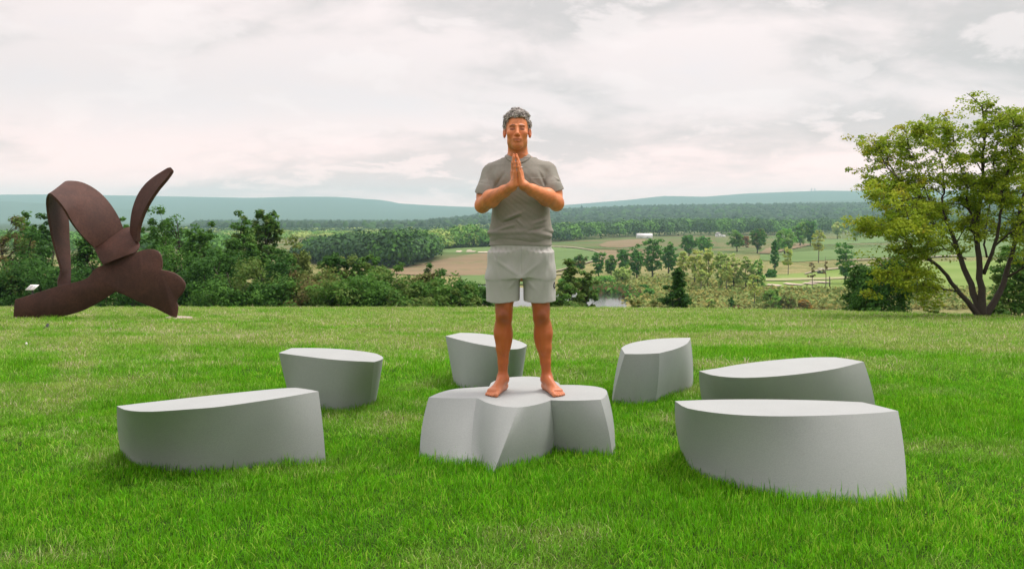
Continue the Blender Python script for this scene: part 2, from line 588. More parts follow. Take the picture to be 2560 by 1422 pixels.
drape('brown_field', [(975, 684), (988, 668), (1049, 660), (1121, 646), (1175, 636), (1220, 633), (1310, 632), (1330, 660), (1300, 690), (1220, 690), (1150, 689), (1060, 690)], M['brown_field'], 0.25, 'brown harvested field left of the man')
drape('weedy_bank', [(985, 667), (1060, 640), (1085, 626), (1110, 631), (1225, 631), (1225, 635), (1175, 637), (1121, 647), (1049, 661)], M['weedy_field'], 0.2, 'weedy bank between dark wood and brown field')
drape('putting_green', [(1085, 627), (1098, 624), (1121, 621), (1220, 617), (1320, 616), (1320, 628), (1220, 631), (1121, 632)], M['green_field'], 0.3, 'bright putting green above the brown field')
drape('grass_field', [(1150, 690), (1220, 688), (1320, 690), (1330, 712), (1160, 712)], M['green_field'], 0.3, 'green strip below the brown field')
for q in ([(1139, 630.5), (1142, 627.5), (1152, 627), (1157, 629), (1150, 631)], [(1164, 630.5), (1168, 628), (1190, 628.3), (1187, 630.5)], [(1193, 632.5), (1197, 629.8), (1235, 629.5), (1238, 632.5)], [(1166, 626), (1170, 624.6), (1180, 625), (1178, 626.4)]):
    tag(drape('sand_bunker', q, M['sand'], 0.45, 'pale sand bunker', (1.5, 0.35)), None, None, 'bunkers beside the far putting green')
drape('grass_field', [(1290, 621), (1380, 617), (1437, 621), (1485, 628.6), (1496, 637), (1487, 651), (1464, 659), (1420, 671), (1388, 677), (1290, 690)], M['green_field'], 0.25, 'smooth green field right of the man')
drape('grass_field', [(1290, 608), (1380, 604), (1471, 600), (1572, 593), (1640, 589), (1780, 589), (1800, 620), (1620, 626), (1547, 624), (1488, 621), (1380, 616), (1290, 618)], M['weedy_field'], 0.25, 'green field in front of the white barn')
drape('brown_field', [(1497, 612), (1520, 604), (1570, 599), (1612, 598), (1623, 606), (1600, 616), (1550, 620), (1505, 618)], M['brown_field'], 0.45, 'brown patch in front of the white barn')
drape('brown_field', [(1489, 626), (1547, 626), (1640, 628), (1650, 650), (1560, 660), (1500, 655), (1502, 638)], M['brown_field'], 0.25, 'brown field below the dark hedge line')
drape('dirt_path', strip([(1300, 616), (1387, 616.6), (1437, 619), (1475, 625), (1490, 629), (1502, 637), (1506, 648)], 2.2), M['dirt_path'], 0.5, 'curving dirt path round the smooth green field', (2.0, 0.4))
drape('dirt_path', strip([(1300, 693), (1388, 679), (1420, 671.5), (1463, 659), (1490, 651)], 2.6), M['dirt_path'], 0.5, 'dirt path along the near side of the smooth green field', (2.0, 0.4))
drape('dirt_path', strip([(1350, 691), (1388, 687.5), (1425, 684)], 2.4), M['dirt_path'], 0.5, 'short pale path above the pond', (2.0, 0.4))
drape('fairway', [(1880, 690), (1960, 686), (2020, 682), (2060, 676), (2160, 664), (2300, 655), (2560, 650), (2560, 735), (2160, 728), (2060, 722), (1960, 722), (1890, 712)], M['fairway'], 0.25, 'bright mown fairway beyond the dark bush')
drape('fairway', [(1900, 636), (1990, 630), (2100, 622), (2180, 618), (2300, 600), (2560, 598), (2560, 640), (2150, 645), (1990, 655), (1900, 650)], M['green_field'], 0.2, 'green fairway among the scattered far trees')
drape('fairway', [(2040, 600), (2180, 592), (2400, 580), (2560, 575), (2560, 597), (2300, 600), (2060, 612)], M['green_field'], 0.2, 'upper fairway below the far woods')
drape('bare_soil', [(1895, 634), (1915, 622), (1960, 612), (2010, 607), (2030, 612), (1985, 622), (1930, 634)], M['brown_field'], 0.45, 'bare brown slope among the far trees')
drape('fairway', [(1908, 704), (1915, 699), (1980, 697), (2060, 696), (2180, 690), (2180, 697), (2060, 701), (1960, 704)], M['pale_fairway'], 0.45, 'pale closely mown band across the fairway', (3, 0.5))
for q in ([(1915, 715), (1922, 713), (1945, 714.6), (1957, 717), (1945, 718.6)], [(1957, 711.5), (1966, 709.8), (1985, 712), (2012, 714.3), (2004, 716), (1972, 714.4)], [(2005, 711), (2014, 709), (2035, 710.8), (2048, 712.6), (2030, 713.6)], [(2020, 707.6), (2026, 705.8), (2060, 706.5), (2080, 708.8), (2060, 710)]):
    tag(drape('sand_bunker', q, M['sand'], 0.5, 'pale sand bunker', (1.5, 0.35)), None, None, 'bunkers in the near fairway')
drape('cart_path', strip([(2012, 687), (2035, 680), (2060, 676), (2101, 672), (2131, 668), (2200, 664), (2300, 668)], 3.4), M['dirt_path'], 0.55, 'pale cart path behind the tall dark tree', (2.0, 0.4))
drape('cart_path', strip([(2110, 650), (2160, 650), (2260, 646), (2400, 640)], 2.4), M['dirt_path'], 0.55, 'far cart path crossing the fairway', (2.0, 0.4))
pond = drape('pond', [(1190, 712), (1230, 711), (1330, 722), (1420, 730), (1480, 733), (1550, 734), (1566, 738), (1572, 748), (1566, 762), (1560, 790), (1480, 796), (1380, 790), (1290, 770), (1230, 740)], M['water'], 0.0, 'still pond reflecting trees and sky')
pv_ = pond.data
zc = np.empty(len(pv_.vertices) * 3, np.float32)
pv_.vertices.foreach_get('co', zc)
zc = zc.reshape(-1, 3)
zc[:, 2] = zc[:, 2].max() + 0.12
pv_.vertices.foreach_set('co', zc.ravel())
pv_.update()

# ------------------------------------------------------------------ the seven pale benches
BH, PH, GZ = 0.41, 0.34, 0.04        # bench height, plinth height, how far up the grass hides the foot


FOOT = []


def bench(name, segs, h, label, cat='bench', group='pale faceted benches round the plinth', bulge=0.02, m=12, n=22):
    """segs: one entry per side between two sharp corners, (top pixels, bottom pixels or None), going round anticlockwise from above"""
    T, B = [], []
    for top, bot in segs:
        tw = np.array([on_z(p[0], p[1], h) for p in top])
        ts = spline(tw, n)
        if bot is None:
            bs = None
        else:
            bs = spline(np.array([on_z(p[0], p[1], GZ) for p in bot]), n)
        T.append(ts)
        B.append(bs)
    k = len(segs)
    for i in range(k):                      # hidden sides: the foot follows the top between the known corners
        if B[i] is None:
            a = B[i - 1][-1] - T[i - 1][-1] if B[i - 1] is not None else np.array((0, 0, GZ - h))
            nx = B[(i + 1) % k]
            b = nx[0] - T[(i + 1) % k][0] if nx is not None else a
            u = np.linspace(0, 1, n)[:, None]
            B[i] = T[i] + a * (1 - u) + b * u
    FOOT.append(np.concatenate(B)[:, :2])
    cen = np.mean(np.concatenate(T), 0)
    ring_t = np.concatenate([x[:-1] for x in T])
    ring_b = np.concatenate([x[:-1] for x in B])
    N = len(ring_t)
    base = np.array((cen[0], cen[1], 0.0))
    rows = []
    ext = (GZ + 0.14) / (h - GZ)
    tg = np.roll(ring_t, -1, 0) - np.roll(ring_t, 1, 0)
    nrm = np.stack((tg[:, 1], -tg[:, 0], np.zeros(N)), 1)
    nrm /= np.linalg.norm(nrm, axis=1)[:, None]
    if np.sum((ring_t - cen) * nrm) < 0:
        nrm = -nrm
    corner = np.zeros(N, bool)
    corner[np.cumsum([0] + [len(x) - 1 for x in T])[:-1]] = True
    for r in range(m + 1):
        u = r / m
        rows.append(ring_t * (1 - u) + ring_b * u + nrm * bulge * 4 * u * (1 - u))
    rows.append(ring_b + (ring_b - ring_t) * ext)
    V = np.concatenate(rows) - base
    R = len(rows)
    i, j = np.meshgrid(np.arange(R - 1), np.arange(N), indexing='ij')
    a, b = (i * N + j).ravel(), (i * N + (j + 1) % N).ravel()
    quads = np.stack((a, b, b + N, a + N), 1)
    me = mesh(name, V, [quads, np.arange(N)[None, ::-1], (np.arange(N) + (R - 1) * N)[None, :]], M['bench'], True)
    bm = bmesh.new()
    bm.from_mesh(me)
    bmesh.ops.recalc_face_normals(bm, faces=bm.faces)
    bm.verts.ensure_lookup_table()
    for e in bm.edges:
        ia, ib = e.verts[0].index, e.verts[1].index
        if (ia < N and ib < N) or (ia % N == ib % N and corner[ia % N]):
            e.smooth = False
    bm.to_mesh(me)
    bm.free()
    o = link(name, me, None, base)
    return tag(o, label, cat, group)


bench('bench', [
    ([(292, 1013.6), (313, 1023), (348, 1027), (389, 1027), (471, 1021.5), (553, 1014.7), (690, 995), (796, 976.7)],
     [(300, 1120), (322, 1142), (345, 1152), (373, 1159), (471, 1167), (553, 1165), (635, 1153), (717, 1145), (813, 1137)]),
    ([(796, 976.7), (768, 971.5), (739, 967.7)], None),
    ([(739, 967.7), (690, 970.4), (553, 984), (417, 999), (350, 1006.5), (292, 1013.6)], None)], BH,
    'long pale bench nearest the rusty sculpture, front left, its right end cut square', bulge=0.006)
bench('bench', [
    ([(697, 880.7), (731, 885.5), (772, 890.6), (827, 897), (882, 901), (935, 903.4)],
     [(722, 988), (745, 1001), (772, 1007), (813, 1012), (868, 1015), (925, 1003)]),
    ([(935, 903.4), (950, 899.3), (958, 893.8), (955.4, 889.7)], [(925, 1003), (935, 999), (941, 994), (942, 988)]),
    ([(955.4, 889.7), (936, 881.5), (882, 874), (827, 869.8), (772, 868.4), (728.5, 868.7)], None),
    ([(728.5, 868.7), (697, 880.7)], None)], BH,
    'pale bench just behind the long front left one, wedge shaped and narrow at foot', bulge=0.002)
bench('bench', [
    ([(1113.7, 838.8), (1146.6, 847.8), (1188.7, 857.7), (1234, 865.5), (1275.4, 872)],
     [(1132.5, 944), (1155, 957.5), (1188.7, 964.5), (1234, 968), (1270, 968)]),
    ([(1275.4, 872), (1295.6, 870.9), (1312.5, 866), (1317.3, 860.5)], [(1270, 968), (1285, 966), (1297, 962), (1304, 954)]),
    ([(1317.3, 860.5), (1304, 853.4), (1279, 845.6), (1231, 836), (1188.7, 831.5), (1150.8, 830.4)], None),
    ([(1150.8, 830.4), (1113.7, 838.8)], None)], BH,
    'farthest pale bench, seen behind the legs of the man', bulge=0.0)
bench('bench', [
    ([(1553, 868.4), (1562.5, 883.4)], [(1530.5, 990), (1532.8, 996.5)]),
    ([(1562.5, 883.4), (1605, 883.6), (1648.4, 881.6)], [(1532.8, 996.5), (1590, 999), (1640.6, 992)]),
    ([(1648.4, 881.6), (1687.5, 871.5), (1715.6, 859), (1726, 846)], [(1640.6, 992), (1687.5, 971), (1725, 960.6), (1733, 945)]),
    ([(1726, 846), (1725.6, 842.8)], None),
    ([(1725.6, 842.8), (1687.5, 843.4), (1640, 846), (1594, 852.5), (1565.6, 860.6), (1553, 868.4)], None)], BH,
    'short pale bench back right of the man with three facets facing us', bulge=0.008)
bench('bench', [
    ([(1747.8, 926), (1781, 936.6), (1828, 941.9), (1868.8, 942.8), (1937.5, 939.4), (2015.6, 931.6), (2093.8, 919.4), (2159.4, 902.8)],
     [(1760, 1020), (1790, 1042), (1830, 1052), (1880, 1056), (1950, 1055), (2030, 1050), (2110, 1040), (2190, 1022)]),
    ([(2159.4, 902.8), (2122, 896), (2087.5, 891.6)], None),
    ([(2087.5, 891.6), (2031, 892), (1968.8, 896), (1906, 901.9), (1843.8, 910), (1793.8, 919), (1747.8, 926)], None)], BH,
    'long pale bench half hidden behind the nearest right bench', bulge=0.01)
bench('bench', [
    ([(1687.5, 1001), (1712.5, 1016.9), (1750, 1025), (1812.5, 1033), (1890.6, 1037.8), (1968.8, 1038.8), (2046.9, 1037.5), (2125, 1034.4), (2187.5, 1031), (2245, 1025.6)],
     [(1700, 1117), (1725, 1154), (1772, 1179), (1828, 1196.6), (1906, 1212), (2000, 1226), (2125, 1233), (2200, 1231), (2267, 1227)]),
    ([(2245, 1025.6), (2200, 1014), (2156, 1003.8)], None),
    ([(2156, 1003.8), (2062.5, 999.7), (1968.8, 997.5), (1875, 996.6), (1781, 997.5), (1718.8, 999.7), (1687.5, 1001)], None)], BH,
    'largest and nearest pale bench at the right, its right end rising to a corner', bulge=0.012)
bench('plinth', [
    ([(1072, 992), (1112.8, 993.5), (1155, 994), (1191.6, 993.5)], [(1049.5, 1124.8), (1090, 1133), (1138, 1140), (1177.5, 1141.7)]),
    ([(1191.6, 993.5), (1200, 996.9), (1216.9, 1004.8), (1245, 1012.6), (1273, 1016), (1295, 1016.8)],
     [(1177.5, 1141.7), (1200, 1146), (1217, 1156), (1239, 1167)]),
    ([(1295, 1016.8), (1315, 1015), (1343.4, 1009.5), (1366, 1003), (1376.6, 998.6)],
     [(1239, 1167), (1253.4, 1157), (1301, 1144), (1343.4, 1132.5), (1374.4, 1118), (1385.6, 1112)]),
    ([(1376.6, 998.6), (1413.8, 1000), (1456, 999.4), (1501.5, 997.4)], [(1385.6, 1112), (1428, 1116.4), (1484, 1120.6), (1529, 1122)]),
    ([(1501.5, 997.4), (1512, 991), (1518.4, 981.4)], [(1529, 1122), (1535, 1116), (1537.5, 1110)]),
    ([(1518.4, 981.4), (1516, 974.4), (1506.6, 968.8), (1484, 964), (1441.9, 960.9), (1399.7, 960.3)], [(1537.5, 1110), (1536, 1098), (1524, 1086), (1496, 1077), (1450, 1071), (1402, 1070)]),
    ([(1399.7, 960.3), (1396.9, 956), (1385.6, 950.5), (1357.5, 942.6), (1323.8, 939.5), (1287, 940.6), (1259, 944.3), (1231, 953.3), (1223, 964.5)],
     [(1402, 1070), (1398, 1062), (1384, 1053), (1357, 1046), (1322, 1043), (1284, 1045), (1254, 1050), (1226, 1062), (1218, 1078)]),
    ([(1223, 964.5), (1188.8, 966.8), (1146.6, 969.6), (1118.4, 974.4), (1093, 982.3), (1072, 992)], [(1218, 1078), (1184, 1082), (1136, 1088), (1100, 1096), (1070, 1108), (1049.5, 1124.8)])], PH,
    'low four lobed pale plinth the barefoot man stands on', 'plinth', None, bulge=0.012)

# ------------------------------------------------------------------ rusty steel sculpture
SY = 22.0
sc_base = at(250, 800, SY)
sc_base[2] = H(sc_base[0], sc_base[1])
sculpt = empty('steel_sculpture', sc_base, 'tall rusty brown sculpture of curved steel plates on the lawn', 'sculpture')


def plate(name, poly, thick, yfun, mat=None):
    """a cut steel plate: outline in pixels, distance from yfun(px, py)"""
    P = np.asarray(poly, float)
    P = np.vstack((P, P[:1]))
    W = np.array([at(x, y, yfun(x, y)) for x, y in P[:-1]]) - sc_base
    n = len(W)
    a, b = W.copy(), W.copy()
    b[:, 1] += thick
    V = np.concatenate((a, b))
    j = np.arange(n)
    side = np.stack((j, (j + 1) % n, (j + 1) % n + n, j + n), 1)
    me = mesh(name, V, [j[None, :], (j[::-1] + n)[None, :], side[:, ::-1]], mat or M['rust'])
    bm = bmesh.new()
    bm.from_mesh(me)
    bmesh.ops.recalc_face_normals(bm, faces=bm.faces)
    bmesh.ops.bevel(bm, geom=[e for e in bm.edges if e.calc_face_angle(0) > 1.0], offset=0.012, segments=1, affect='EDGES')
    bm.to_mesh(me)
    bm.free()
    return link(name, me, sculpt)


def ribbon(name, A, B, thick, n=48, m=6):
    """a rolled steel strip between two edge curves; entries (px, py, distance)"""
    a = spline(np.array([at(*p) for p in A]), n) - sc_base
    b = spline(np.array([at(*p) for p in B]), n) - sc_base
    u = np.linspace(0, 1, m)[None, :, None]
    G_ = a[:, None, :] * (1 - u) + b[:, None, :] * u
    V = G_.reshape(-1, 3)
    i, j = np.meshgrid(np.arange(n - 1), np.arange(m - 1), indexing='ij')
    q = (i * m + j).ravel()
    me = mesh(name, V, [np.stack((q, q + 1, q + m + 1, q + m), 1)], M['rust'], True)
    o = link(name, me, sculpt)
    s_ = o.modifiers.new('thickness', 'SOLIDIFY')
    s_.thickness = thick
    s_.offset = 0.0
    e_ = o.modifiers.new('edges', 'EDGE_SPLIT')
    e_.split_angle = math.radians(40)
    return o


plate('base_plate', list(spline([(32, 799), (34, 772), (37, 748)], 4)) + list(spline([(37, 748), (84, 733), (145, 714), (176, 707), (216, 695), (236, 672), (256, 662), (297, 645), (337, 631), (358, 624), (378, 622), (395, 628), (403, 643), (405, 660), (403, 674)], 44))[1:]
      + list(spline([(403, 674), (422, 677), (442, 685.5), (457, 699), (463, 712.5), (456, 731), (444, 744.6), (440.5, 753)], 18))[1:]
      + list(spline([(440.5, 753), (444, 768), (442, 785), (439, 797)], 8))[1:]
      + list(spline([(439, 797), (422, 787), (388, 770), (364.6, 761), (337.5, 749.6), (314, 738), (288.6, 727.7)], 16))[1:]
      + list(spline([(288.6, 727.7), (270, 739.5), (236, 760), (202.5, 776.6), (169, 786.7), (135, 793.5), (84, 798.6), (50, 801), (32, 799)], 26))[1:-1],
      0.07, lambda x, y: 21.75 + 0.0008 * abs(x - 240) - 0.0012 * (y - 800) * 0.6)
plate('collar_plate', list(spline([(234, 618), (270, 596), (307, 570.7), (329, 565.7)], 10)) + list(spline([(329, 565.7), (334, 582.5), (341, 597.7), (347.7, 609.5), (346, 621), (337.5, 631.5)], 10))[1:]
      + list(spline([(337.5, 631.5), (297, 645), (256.5, 662)], 8))[1:] + list(spline([(256.5, 662), (248, 646.7), (241, 633), (234, 618)], 8))[1:-1],
      0.06, lambda x, y: 22.45 - 0.0085 * (y - 570))
ribbon('loop_plate',
       [(236, 619, 22.02), (209, 593, 21.8), (189, 569, 21.65), (175.5, 549, 21.55), (162, 525, 21.45), (145, 503, 21.42), (133, 491, 21.42), (124, 485, 21.5),
        (118.5, 497, 21.75), (118.5, 520, 22.0), (123, 552, 22.1), (131.6, 596, 22.15), (141.8, 636, 22.15), (152, 674, 22.1), (147, 691, 22.05), (143.5, 706, 22.0), (147, 722, 21.95)],
       [(308, 571, 22.5), (297, 545, 22.55), (280, 517, 22.6), (260, 493, 22.65), (236, 473, 22.7), (209, 459, 22.75), (184, 454, 22.8), (161, 457, 22.9),
        (158, 480, 23.0), (164, 515, 23.0), (170, 552, 22.9), (171.5, 589, 22.8), (173.8, 636, 22.6), (175.5, 677, 22.4), (176, 690, 22.3), (176.5, 704, 22.2), (177, 722, 22.1)], 0.06, 96)
ribbon('horn_plate',
       [(331, 596, 22.35), (329, 564, 22.4), (332.5, 532, 22.42), (339, 508, 22.45), (349, 484.6, 22.45), (366, 461, 22.42), (388, 442.4, 22.4), (408.4, 429, 22.35), (422, 420.5, 22.3), (429, 420, 22.28)],
       [(346, 603, 22.1), (349, 569, 22.1), (358, 540, 22.1), (368, 518, 22.1), (381.4, 494.8, 22.1), (398, 471, 22.12), (415, 451, 22.15), (425, 438, 22.2), (431, 429, 22.22), (432.5, 424, 22.25)], 0.09, 56)
pad = Geo()
pc = at(443, 798.5, SY)
pc[2] = H(pc[0], pc[1])
th = np.linspace(0, 2 * math.pi, 20, endpoint=False)
rr = 0.32 * (1 + 0.12 * np.sin(3 * th + 1))
ring = np.stack((rr * np.cos(th) * 1.05, rr * np.sin(th), np.zeros(20)), 1)
top = ring * (0.93, 0.93, 1) + (0, 0, 0.055)
pad.add(np.concatenate((top, ring + (0, 0, 0.03), ring - (0, 0, 0.15))), [np.arange(20)[None, :], np.concatenate([np.stack((np.arange(20) + k, np.arange(20) + k + 20, (np.arange(20) + 1) % 20 + k + 20, (np.arange(20) + 1) % 20 + k), 1) for k in (0, 20)])])
tag(link('footing_pad', pad.mesh('footing_pad', M['concrete']), None, pc), 'flat tan footing pad under the right tip of rusty sculpture', 'footing')

# small sign behind the sculpture
sg = at(80, 717, 26.0)
zb = float(H(sg[0], 26.0))
sign = empty('info_sign', (sg[0], 26.0, zb), 'small white information sign on a thin post behind rusty sculpture', 'sign')
gq = Geo()
gq.tube([(0, 0.03, -0.1), (0, 0.02, sg[2] - zb - 0.02)], [0.022, 0.022], 6)
link('post', gq.mesh('post', M['dark_metal']), sign)
gq = Geo()
hw, hh = 0.125, 0.1
Q = np.array([(-hw - 0.035, -0.09, -0.07), (hw - 0.035, -0.09, -0.07), (hw + 0.035, 0.09, 0.07), (-hw + 0.035, 0.09, 0.07)])
nrm_ = np.array((0, 0.012, -0.015))
gq.add(np.concatenate((Q, Q + nrm_)) + (0, 0, sg[2] - zb), [[(0, 1, 2, 3), (7, 6, 5, 4), (0, 4, 5, 1), (1, 5, 6, 2), (2, 6, 7, 3), (3, 7, 4, 0)]])
panel = link('panel', gq.mesh('panel', M['white_paint']), sign)
gq = Geo()
e1, e2 = Q[1] - Q[0], Q[3] - Q[0]
for k, (u0, u1, v0, v1) in enumerate(((0.12, 0.55, 0.25, 0.8), (0.62, 0.9, 0.62, 0.7), (0.62, 0.88, 0.48, 0.55), (0.62, 0.9, 0.34, 0.41))):
    pts = np.array([Q[0] + e1 * u + e2 * v for u, v in ((u0, v0), (u1, v0), (u1, v1), (u0, v1))]) - nrm_ * 0.2
    gq.add(pts + (0, 0, sg[2] - zb), [[(0, 1, 2, 3)]])
link('print', gq.mesh('print', simple('sign_print', (0.35, 0.36, 0.36), 0.7)), panel)

gq = Geo()
sp = at(118, 831, 16.7)
sp[2] = H(sp[0], sp[1])
gq.tube([(0.0, 0, -0.04), (0.0, 0, 0.03), (0.005, 0, 0.07), (0.012, 0, 0.12)], [0.062, 0.056, 0.036, 0.018], 7)
gq.box((0.005, -0.05, 0.035), (0.07, 0.02, 0.05))
tag(link('ground_spotlight', gq.mesh('ground_spotlight', M['dark_metal']), None, sp), 'small dark pointed stub in the lawn before rusty sculpture', 'ground light')
gq = Geo()
pb = at(66, 870, 12.0)
pb[2] = H(pb[0], pb[1])
gq.tube([(0, 0, 0.0), (0, 0, 0.02), (0, 0, 0.045), (0, 0, 0.062)], [0.010, 0.020, 0.017, 0.006], 8)
tag(link('mushroom', gq.mesh('mushroom', M['white_paint'], True), None, pb), 'tiny white mushroom in the grass at far left', 'mushroom')

# ------------------------------------------------------------------ trees
def leaf_cloud(C, N, S, rng, aspect=0.62, droop=0.25):
    """rhombus leaves at C, facing N, of length S -> vertices, quads"""
    n = len(C)
    N = N / (np.linalg.norm(N, axis=1)[:, None] + 1e-9)
    r = rng.normal(size=(n, 3))
    A = np.cross(N, r)
    A /= np.linalg.norm(A, axis=1)[:, None] + 1e-9
    B = np.cross(N, A)
    L, Wd = S[:, None] * 0.5, S[:, None] * 0.5 * aspect
    V = np.stack((C - A * L, C - B * Wd + N * Wd * droop, C + A * L, C + B * Wd + N * Wd * droop), 1).reshape(-1, 3)
    return V, np.arange(4 * n).reshape(-1, 4)


PAL = {
    'dark': ((0.029, 0.101, 0.019), (0.067, 0.178, 0.029)),
    'green': ((0.053, 0.157, 0.024), (0.112, 0.264, 0.042)),
    'olive': ((0.085, 0.147, 0.029), (0.157, 0.235, 0.053)),
    'pale': ((0.180, 0.250, 0.065), (0.310, 0.390, 0.110)),
    'yellow': ((0.210, 0.225, 0.053), (0.345, 0.330, 0.090)),
    'brown': ((0.112, 0.090, 0.038), (0.195, 0.150, 0.060)),
    'red': ((0.150, 0.075, 0.033), (0.255, 0.135, 0.060)),
    'blue': ((0.024, 0.068, 0.030), (0.051, 0.108, 0.045)),
    'maple': ((0.120, 0.188, 0.018), (0.262, 0.285, 0.030)),
    'orange': ((0.300, 0.165, 0.030), (0.450, 0.240, 0.045)),
}


def tints(pal, n, rng, mix=None):
    a, b = [np.array(x) for x in PAL[pal]]
    u = np.clip(rng.normal(0.55, 0.36, n), 0, 1.25)[:, None]
    c = a * (1 - u) + b * u
    if mix:
        sel = rng.rand(n) < mix[1]
        c[sel] = np.array(PAL[mix[0]][1])
    return c


def grow(kind, h, w, seed, pal, nclus, nleaf, ls, mix=None, gap=0.0):
    """trunk geometry and crown arrays of one tree of height h and crown width w, standing on the origin"""
    rng = np.random.RandomState(seed)
    tr = Geo()
    cl = []                                   # cluster centre, radius, flatten
    lean = rng.normal(0, 0.03, 2) * h
    if kind in ('round', 'tier', 'vase'):
        top = 0.9 if kind == 'tier' else 0.8
        tt = np.linspace(0, 1, 9)
        trunk = np.stack((lean[0] * tt ** 1.5 + 0.012 * h * np.sin(5 * tt + seed), lean[1] * tt ** 1.5 + 0.012 * h * np.cos(4 * tt + seed), (top + 0.03) * h * tt - 0.03 * h), 1)
        r0 = 0.012 * h + 0.022 * w
        if kind == 'vase':
            r0 *= 1.1
        tr.tube(trunk, r0 * (1 - 0.85 * tt) * np.where(tt < 0.05, 1.35, 1), 8)
        c0 = {'round': 0.10, 'tier': 0.2, 'vase': 0.46}[kind]
        lob = [(rng.normal(size=3), rng.uniform(0, 6.3)) for _ in range(5)]
        nt = 6
        for i in range(nclus):
            if kind == 'tier':
                lev = (i % nt + 0.5) / nt
                f = c0 + (1 - c0) * np.clip(lev + rng.normal(0, 0.22 / nt), 0, 0.99)
                prof = math.sin(math.pi * min(1.0, (1.10 - lev) / 1.05) ** 0.75) ** 0.6 * (0.82 + 0.3 * math.sin(lev * 17 + seed))
                a = rng.uniform(0, 6.283)
                rad = 0.5 * w * max(prof, 0.35) * rng.uniform(0.25, 1.0) ** 0.5 * (1 + 0.22 * math.sin(2 * a + 5 * lev * nt))
                q = np.array((math.cos(a) * rad, math.sin(a) * rad, h * f * 0.985 - 0.03 * h * (rad / (0.5 * w)) ** 2))
                cr_, fl_ = w * rng.uniform(0.12, 0.20), 0.55
            else:
                d = rng.normal(size=3)
                d /= np.linalg.norm(d)
                env = 0.86 + 0.11 * sum(math.sin(2.8 * (d @ k) + ph) for k, ph in lob)
                rr_ = rng.uniform(0.30, 1.0) ** 0.45 * env
                zc, rz = (c0 + 1) / 2 * h, (1 - c0) / 2 * h
                wz = 1.0 + 0.16 * d[2] if kind == 'vase' else 1.0 - 0.10 * d[2]
                q = np.array((d[0] * 0.5 * w * rr_ * wz, d[1] * 0.5 * w * rr_ * wz, zc + d[2] * rz * rr_ * 0.98))
                cr_, fl_ = w * rng.uniform(0.09, 0.16), 0.7
            if i % 2 == 0:
                zt_ = min(max(q[2] - 0.55 * math.hypot(q[0], q[1]) - 0.05 * h, 0.12 * h), (top - 0.02) * h)
                p = np.array([np.interp(zt_, trunk[:, 2], trunk[:, c]) for c in range(3)])
                m_ = p * 0.5 + q * 0.5 + np.array((0, 0, 0.02 * h))
                big_ = r0 * (0.30 if i % 8 == 0 else 0.12) * (1.0 if nleaf > 30 else 0.6)
                tr.tube(spline([p, m_, q], 5), np.linspace(big_, big_ * 0.25, 5), 4, False)
            cl.append((q, cr_, fl_))
    elif kind == 'shrub':
        for i in range(7):
            a = i * 0.9 + rng.rand()
            e = np.array((math.cos(a) * w * 0.33, math.sin(a) * w * 0.33, h * rng.uniform(0.55, 0.9)))
            tr.tube(spline([(0, 0, -0.05 * h), e * (0.35, 0.35, 0.5), e], 6), np.linspace(0.012, 0.003, 6) * h, 4, False)
        bump = [(rng.normal(size=3), rng.uniform(0, 6.3)) for _ in range(5)]
        for i in range(nclus):
            d = rng.normal(size=3)
            d[2] = abs(d[2]) * 1.2 - 0.4
            d /= np.linalg.norm(d)
            d = np.sign(d) * np.abs(d) ** 0.78
            rr_ = rng.uniform(0.35, 1.0) ** 0.4 * (0.88 + 0.10 * sum(math.sin(3.4 * (d @ k) + ph) for k, ph in bump))
            q = np.array((d[0] * w * 0.46 * rr_, d[1] * w * 0.46 * rr_, h * (0.36 + 0.56 * d[2] * rr_)))
            q[2] = max(q[2], 0.02 * h)
            cl.append((q, w * rng.uniform(0.08, 0.15), 0.7))
    elif kind == 'cone':
        tr.tube([(0, 0, -0.03 * h), (0, 0, h * 0.5), (0, 0, h)], [0.025 * h, 0.015 * h, 0.003 * h], 6)
        nb_ = max(14, nclus // 4)
        for i in range(nb_):
            f = (i + rng.rand()) / nb_ * 0.97 + 0.02
            rad = (0.5 * w * (1 - f) ** 0.8 + 0.025 * w) * rng.uniform(0.55, 1.15)
            a = i * 2.4 + rng.normal(0, 0.5)
            e = np.array((math.cos(a) * rad, math.sin(a) * rad, h * f + 0.22 * rad))
            P_ = spline([(0, 0, h * f * 0.97), e * (0.5, 0.5, 0) + (0, 0, h * f + 0.02 * rad), e], 5)
            tr.tube(P_, np.linspace(0.007, 0.002, 5) * h, 4, False)
            for k in range(max(2, int(4 * rad / (0.5 * w)) + 2)):
                u = rng.uniform(0.25, 1.0)
                q = np.array([np.interp(u, np.linspace(0, 1, 5), P_[:, c]) for c in range(3)]) + rng.normal(0, 0.03 * w, 3)
                cl.append((q, w * rng.uniform(0.055, 0.10), 0.55))
        cl.append((np.array((0, 0, h * 0.99)), 0.03 * w, 1.6))
    elif kind == 'column':
        tr.tube([(0, 0, -0.03 * h), (0.01 * h, 0, h * 0.5), (0, 0, h * 0.95)], [0.022 * h, 0.015 * h, 0.003 * h], 6)
        for i in range(nclus):
            f = rng.uniform(0.12, 1.0)
            rad = 0.5 * w * (math.sin(math.pi * min(1.0, 0.12 + f * 0.88)) ** 0.6 + 0.1)
            a = rng.uniform(0, 6.283)
            u = rng.uniform(0.2, 1.0)
            q = np.array((math.cos(a) * rad * u, math.sin(a) * rad * u, h * f * 0.97))
            tr.tube([(0, 0, h * f * 0.92), q], [0.005 * h, 0.002 * h], 3, False)
            cl.append((q, w * rng.uniform(0.12, 0.2), 0.8))
    elif kind == 'sapling':
        tr.tube(spline([(0, 0, -0.02 * h), (0.012 * h, 0, h * 0.4), (-0.008 * h, 0, h * 0.75), (0.0, 0, h)], 9), np.linspace(0.016, 0.004, 9) * h, 6)
